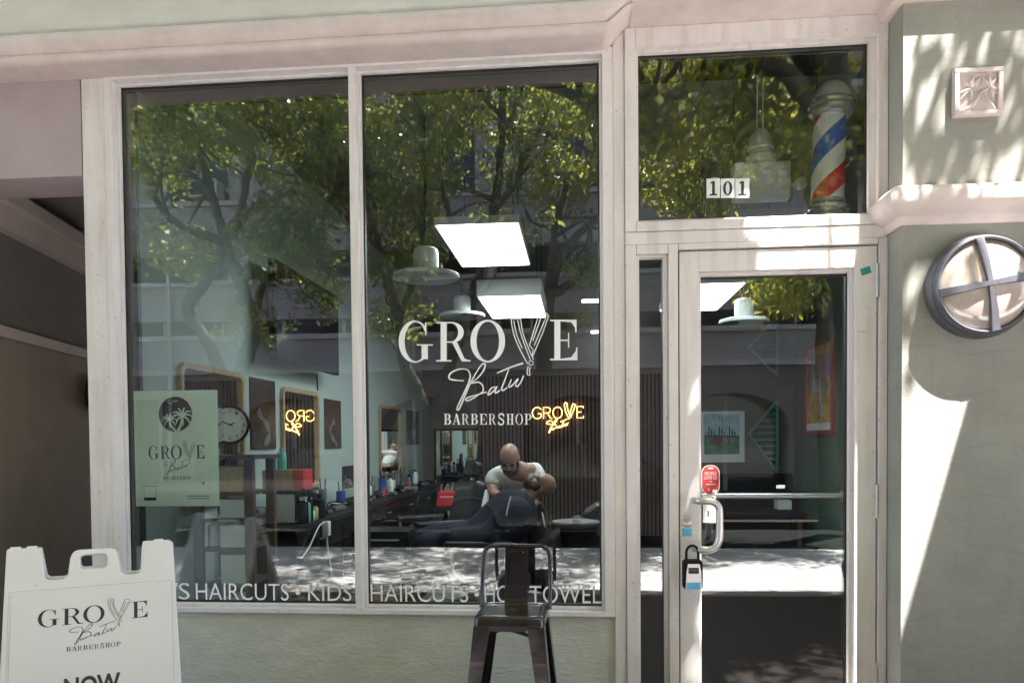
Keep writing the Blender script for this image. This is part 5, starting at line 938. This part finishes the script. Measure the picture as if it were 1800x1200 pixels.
# tree in front of the shop whose crown shades the facade: trunk right of the door, limbs reaching over the pavement
tree('tall street tree on the near kerb with limbs spreading over the shop front', (2.68, -3.35, 0),
     [([(2.68, -3.35, -.05), (2.62, -3.38, 1.2), (2.50, -3.36, 2.6), (2.42, -3.32, 3.8), (2.30, -3.25, 4.9), (2.2, -3.2, 6.2), (2.1, -3.1, 7.6)], .21, .09),
      ([(2.40, -3.32, 4.0), (1.9, -3.3, 4.75), (1.25, -3.4, 4.85), (.65, -3.5, 4.6), (-.3, -3.6, 4.9), (-1.4, -3.6, 5.4)], .10, .03),
      ([(2.33, -3.28, 4.6), (1.7, -3.0, 5.6), (.8, -2.6, 6.2), (-.6, -2.4, 6.5), (-2.2, -2.5, 6.8), (-4, -2.6, 7.0)], .11, .03),
      ([(2.28, -3.24, 5.2), (1.4, -3.8, 6.2), (.2, -4.3, 6.8), (-1.6, -4.5, 7.0), (-3.5, -4.6, 7.2)], .10, .03),
      ([(2.40, -3.32, 3.9), (3.2, -3.6, 5.0), (4.2, -4.0, 6.0), (5.2, -4.2, 6.6)], .10, .03),
      ([(2.30, -3.25, 4.9), (2.5, -2.4, 5.9), (2.7, -1.5, 6.6)], .07, .025),
      ([(2.36, -3.3, 4.3), (2.0, -3.6, 5.3), (1.75, -3.7, 6.4)], .07, .03)],
     [((-1.6, -2.9, 6.9), (4.6, 2.0, .8), 620), ((-1.5, -1.7, 6.9), (3.4, .9, .6), 330), ((.9, -1.5, 6.6), (1.0, .7, .6), 110), ((3.7, -4.5, 6.9), (1.9, 1.4, .7), 150), ((2.0, -4.5, 6.6), (1.6, 1.5, .9), 120), ((4.4, -4.6, 6.4), (1.8, 1.6, .9), 110), ((.9, -3.5, 4.55), (1.1, .5, .35), 20), ((2.3, -3.5, 4.25), (.75, .5, .38), 20), ((2.8, -1.4, 6.6), (.45, .22, .3), 4), ((-.3, -2.8, 7.3), (.9, .6, .4), 70), ((1.75, -2.3, 7.1), (.55, .4, .3), 34), ((-5.6, -3.0, 6.9), (1.6, 2.0, .8), 120)],
     LEAF2, n=95, size=.105, group=None, seed=11)
D1 = 9.9
tree('street tree across the road forked low, reflected behind the logo lettering', (rf(757, 900, D1).x, -D1, .03),
     [([(rf(757, 900, D1).x, -D1, 0), rf(758, 800, D1), rf(756, 735, D1)], .20, .15),
      ([rf(756, 740, D1), rf(732, 690, D1), rf(712, 640, D1), rf(700, 560, D1), rf(672, 470, D1 - .3), rf(650, 360, D1 - .6), rf(640, 250, D1 - .8)], .15, .05),
      ([rf(757, 738, D1), rf(783, 690, D1), rf(795, 630, D1), rf(825, 540, D1), rf(848, 470, D1 + .2), rf(866, 380, D1 + .2), rf(876, 300, D1 + .2), rf(884, 200, D1), rf(888, 90, D1)], .13, .055),
      ([rf(868, 370, D1), rf(905, 320, D1), rf(925, 270, D1), rf(960, 200, D1)], .07, .03), ([rf(880, 235, D1), rf(905, 190, D1), rf(925, 130, D1)], .06, .025), ([rf(884, 205, D1), rf(850, 170, D1), rf(835, 120, D1)], .05, .02),
      ([rf(700, 560, D1), rf(740, 430, D1), rf(745, 300, D1 - .4), rf(735, 180, D1 - .4)], .07, .03), ([rf(690, 520, D1), rf(650, 440, D1 - .8), rf(600, 380, D1 - 1.2)], .07, .03), ([rf(848, 470, D1), rf(790, 380, D1 - .6), rf(770, 260, D1 - .8)], .06, .025)],
     [(rf(690, 240, D1 - .5), (1.3, 1.5, 1.5), 150), (rf(700, 410, D1 - .3), (.8, 1.0, .9), 60), (rf(820, 170, D1), (1.3, 1.3, .9), 75), (rf(980, 170, D1), (.9, 1.2, .7), 26), (rf(900, 400, D1 + .3), (.9, .8, .5), 10), (rf(700, 560, D1), (.6, .6, .45), 14), (rf(930, 290, D1 + .3), (.8, .8, .6), 22), ((-1.2, -7.9, 8.7), (4.2, 2.3, .7), 400)],  # last clump is added above the view to dapple the road
     LEAF, n=62, size=.105, seed=3)
D2 = 9.5
tree('broad street tree across the road, reflected above the mint poster', (rf(404, 920, D2).x, -D2, .03),
     [([(rf(404, 920, D2).x, -D2, 0), rf(402, 800, D2), rf(404, 700, D2)], .22, .17),
      ([rf(404, 705, D2), rf(375, 620, D2), rf(330, 540, D2), rf(372, 480, D2), rf(392, 420, D2), rf(365, 330, D2), rf(345, 220, D2)], .13, .06),
      ([rf(404, 705, D2), rf(440, 610, D2), rf(430, 520, D2), rf(405, 440, D2), rf(420, 385, D2), rf(520, 330, D2), rf(600, 325, D2), rf(680, 300, D2)], .16, .05),
      ([rf(405, 430, D2), rf(330, 400, D2), rf(280, 360, D2), rf(250, 250, D2)], .10, .03), ([rf(440, 600, D2), rf(460, 500, D2 + .3), rf(520, 420, D2 + .3), rf(560, 300, D2)], .08, .03), ([rf(420, 385, D2), rf(440, 280, D2), rf(470, 180, D2), rf(480, 100, D2)], .09, .03), ([rf(520, 330, D2), rf(560, 230, D2), rf(590, 150, D2)], .06, .025)],
     [(rf(530, 230, D2), (1.5, 1.5, 1.25), 190), (rf(510, 430, D2), (1.0, .9, .65), 75), (rf(440, 570, D2), (.5, .6, .4), 12), (rf(350, 200, D2), (1.2, 1.2, 1.0), 85), (rf(260, 240, D2), (.8, 1.2, 1.1), 45), (rf(300, 430, D2), (.7, .8, .5), 14), (rf(560, 340, D2), (.8, .9, .8), 45), (rf(560, 500, D2), (.5, .6, .5), 14), (rf(330, 460, D2), (.5, .6, .4), 5), ((-5.8, -7.6, 8.7), (2.6, 2.3, .7), 270)],  # last clump, out of view, is added to shade the road
     LEAF, n=62, size=.105, seed=5)
D3 = 12.2
tree('darker street tree across the road with a high fork', (rf(948, 880, D3).x, -D3, .03),
     [([(rf(948, 880, D3).x, -D3, 0), rf(955, 700, D3), rf(962, 520, D3)], .20, .15),
      ([rf(962, 525, D3), rf(985, 460, D3), rf(1010, 420, D3), rf(1060, 375, D3), rf(1120, 330, D3)], .12, .05), ([rf(962, 525, D3), rf(1010, 490, D3), rf(1055, 440, D3), rf(1110, 420, D3)], .11, .05), ([rf(965, 520, D3), rf(975, 420, D3), rf(1000, 300, D3), rf(1010, 180, D3)], .10, .04), ([rf(1010, 180, D3), rf(965, 140, D3), rf(955, 100, D3)], .05, .03)],
     [(rf(1010, 330, D3), (.9, 1, .55), 24), (rf(1020, 480, D3), (.5, .6, .35), 10), (rf(1030, 130, D3), (1.2, 1.2, .8), 40), (rf(1150, 250, D3), (1.3, 1.2, 1.2), 50), (rf(1010, 560, D3), (.35, .4, .25), 4)],
     LEAF2, n=58, size=.11, seed=8)
D4 = 8.6
tree('leafy street tree across the road, reflected in the transom', (rf(1360, 900, D4).x + .9, -D4, .03),
     [([(rf(1360, 900, D4).x + .9, -D4, 0), rf(1455, 600, D4), rf(1440, 420, D4), rf(1420, 200, D4)], .20, .11), ([rf(1435, 330, D4), rf(1340, 270, D4), rf(1230, 300, D4), rf(1130, 330, D4)], .09, .04), ([rf(1425, 240, D4), rf(1360, 180, D4), rf(1240, 190, D4), rf(1150, 230, D4)], .09, .04), ([rf(1440, 400, D4), rf(1500, 300, D4), rf(1540, 200, D4)], .09, .04)],
     [(rf(1230, 310, D4), (1.0, 1.0, .6), 42), (rf(1360, 200, D4), (1.1, 1.0, .8), 50), (rf(1500, 280, D4), (.9, 1.0, .9), 55), (rf(1390, 510, D4), (.75, .6, .32), 26), (rf(1180, 150, D4), (.8, .9, .7), 24)],
     LEAF2, n=62, size=.11, seed=9)
# building across the street
BY = -17.2
OB = thing('street_building', 'long greige stucco building with dark window bands and ground floor arches across the road', 'building', (0, BY, .03))
b = MB()
for z0, z1 in ((3.55, 4.45), (5.0, 6.05), (6.95, 8.3), (10.2, 11.0), (13.0, 23.0)): b.box(-28, 28, BY - .3, BY, z0, z1)  # top block raised out of view so its shadow covers the far sidewalk
b.build('wall', BLDG, OB)
b = MB()
for z0, z1, o_ in ((3.46, 3.62, .12), (4.42, 4.56, .10), (6.02, 6.14, .10), (8.28, 8.42, .12), (10.1, 10.22, .1)): b.box(-28, 28, BY - .29, BY + o_, z0, z1)
b.build('ledge', BLDGL, OB)
b = MB(); x = -28
while x < 28:
    b.box(x, x + .55, BY - .28, BY - .03, 4.45, 5.0); b.box(x, x + .55, BY - .28, BY - .03, 6.05, 6.95); b.box(x, x + 1.9, BY - .28, BY - .03, 8.3, 10.2); b.box(x, x + 1.9, BY - .28, BY - .03, 11.0, 13.0); x += 3.6
b.build('pier', BLDG, OB)
x = -28
while x < 28:
    for z0, z1 in ((8.45, 10.08), (11.05, 12.95)):
        w_ = MB().box(x + 1.9, x + 3.6, BY - .26, BY - .20, z0, z1).build('window', DARKGL, OB); MB().box(x + 2.70, x + 2.80, BY - .20, BY - .17, z0, z1).build('frame', BLDGL, w_)
    x += 3.6
for x in np.arange(-26.2, 28, 7.2):
    MB().tube([(x, BY + .09, .05), (x, BY + .09, 15.5)], .055, 10).build('downpipe', BLDGL, OB, smooth=True)
for x in np.arange(-27.4, 27, .9):
    if (int(x * 10) % 4): MB().box(x, x + .07, BY - .22, BY - .16, 4.57, 4.99).build('mullion', BLDGL, OB)
for x, z in ((-9.6, 10.15), (-2.4, 10.15), (1.2, 8.35), (8.4, 10.15), (-13.2, 8.35)):
    a_ = MB().box(x + 2.2, x + 3.0, BY - .19, BY + .30, z + .12, z + .62).build('air_conditioner', BLDGL, OB, bevel=.02); MB().box(x + 2.26, x + 2.94, BY + .301, BY + .306, z + .18, z + .56).build('grille', DARKGL, a_)
b = MB(); b.box(-28, 28, BY - 3.2, BY - 3.0, .03, 22.9); b.build('inner_wall', BLKM, OB); box('floor_slab', BLDG, OB, -28, 28, BY - 3.0, BY - .31, 5.02, 5.2)
b = MB(); aw, ah, per = 3.0, 1.75, 4.2; x = -27.3
while x < 27:
    pts = [(x, 3.45), (x, .03), (x + (per - aw) / 2, .03), (x + (per - aw) / 2, ah)] + [(x + per / 2 - aw / 2 * math.cos(math.radians(k_)), ah + 1.0 * math.sin(math.radians(k_))) for k_ in range(10, 180, 10)] + [(x + per - (per - aw) / 2, ah), (x + per - (per - aw) / 2, .03), (x + per, .03), (x + per, 3.45)]
    b.prism(pts, lambda u, v, d: (u, d, v), BY - .28, BY); x += per
b.build('arcade', BRICK, OB)
x = -27.3
while x < 27:
    g_ = MB(); g_.box(x + .7, x + per - .7, BY - .9, BY - .85, .04, 3.4); w_ = g_.build('shopfront', DARKGL, OB); MB().box(x + per / 2 - .06, x + per / 2 + .06, BY - .85, BY - .80, .04, 3.4).build('frame', BLDGL, w_); x += per
# parked cars
def car(label, x, y, m_):
    t = thing('parked_car', label, 'car', (x, y, -.09), group='cars parked across the road')
    lo_ = [(-2.25, .32), (-2.28, .62), (-2.22, .80), (-1.35, .94), (-.72, 1.02), (1.05, 1.03), (1.9, .98), (2.2, .90), (2.27, .62), (2.22, .34), (1.86, .30)] + [(1.42 + .40 * math.cos(math.radians(k_)), .30 + .40 * math.sin(math.radians(k_))) for k_ in range(0, 181, 20)] + [(-.95, .26)] + [(-1.42 + .40 * math.cos(math.radians(k_)), .30 + .40 * math.sin(math.radians(k_))) for k_ in range(0, 181, 20)] + [(-1.86, .30)]
    f = lambda u, v, d: (x + u, y + d * (1 - .10 * max(0, abs(u) - 1.4)), v - .09)
    MB().prism(lo_, f, -.88, .88).build('body', m_, t, smooth=True, bevel=.05, seg=3)
    gh = [(-.80, 1.0), (-.12, 1.42), (.25, 1.47), (.85, 1.44), (1.62, 1.0)]
    b = MB(); b.loft([[(x + u, y + s * (.80 - (v - 1.0) * .36), v - .09) for u, v in gh] for s in (-1, 1)]); b.build('window_band', DARKGL, t)
    b = MB(); b.loft([[(x + u, y + s * .645, v) for u, v in ((-.22, 1.285), (.22, 1.395), (.86, 1.365), (1.05, 1.27))] for s in (-1, 1)]); b.build('roof', m_, t, bevel=.02)
    for s in (-1, 1):
        b = MB()
        for p0_, p1_ in (((-.78, 1.0), (-.14, 1.41)), ((.30, 1.0), (.28, 1.45)), ((1.58, 1.0), (.86, 1.43))): b.bar((x + p0_[0], y + s * (.80), p0_[1] - .09), (x + p1_[0], y + s * (.805 - (p1_[1] - 1) * .36), p1_[1] - .09), .05, .06, (0, 1, 0))
        b.build('pillar', m_, t); MB().ball((x - .62, y + s * .98, .97), (.07, .10, .07), 2).build('mirror', m_, t, smooth='all')
        for u in (-1.42, 1.42):
            w_ = MB(); w_.lathe([(.19, -.10), (.32, -.10), (.335, -.07), (.335, .07), (.32, .10), (.19, .10)], (x + u, y + s * .80, .25), (0, s, 0), 28); w_ = w_.build('wheel', TYRE, t, smooth=True)
            r_ = MB(); r_.lathe([(.19, .085), (.17, .07), (.05, .075), (.0, .09)], (x + u, y + s * .80, .25), (0, s, 0), 20); r_.build('rim', ALU, w_, smooth=True)
        MB().ball((x - 2.19, y + s * .62, .58), (.07, .18, .07), 2).build('headlight', CHROME, t, smooth='all'); MB().box(x + 2.19, x + 2.262, y + s * .72 - .12, y + s * .72 + .12, .64, .78).build('tail_light', RED, t, bevel=.02)
    return t
car('dark blue parked sedan across the road, reflected below the mint poster', -5.15, -8.15, CARP); car('grey parked sedan across the road, reflected behind the barber', -.2, -8.2, CARP2)
# unseen awning added right of the pilaster to shade it: its shadow covers the right of the pilaster
AW = thing('shade_awning', 'unseen dark green canvas awning added beyond the pilaster for its shadow', 'awning', (4.2, -.22, 3.5))
b = MB(); b.loft([[(x_, -.222, 4.05), (x_, -1.95, 3.80), (x_, -1.95, 3.56), (x_, -.222, 3.56)] for x_ in (2.40, 6.2)]); b.build('canopy', CANVAS, AW)
for x_ in (2.46, 6.15): b = MB(); b.bar((x_, -.222, 3.5), (x_, -1.9, 3.54), .03, .03); b.build('frame_arm', ALU, AW)
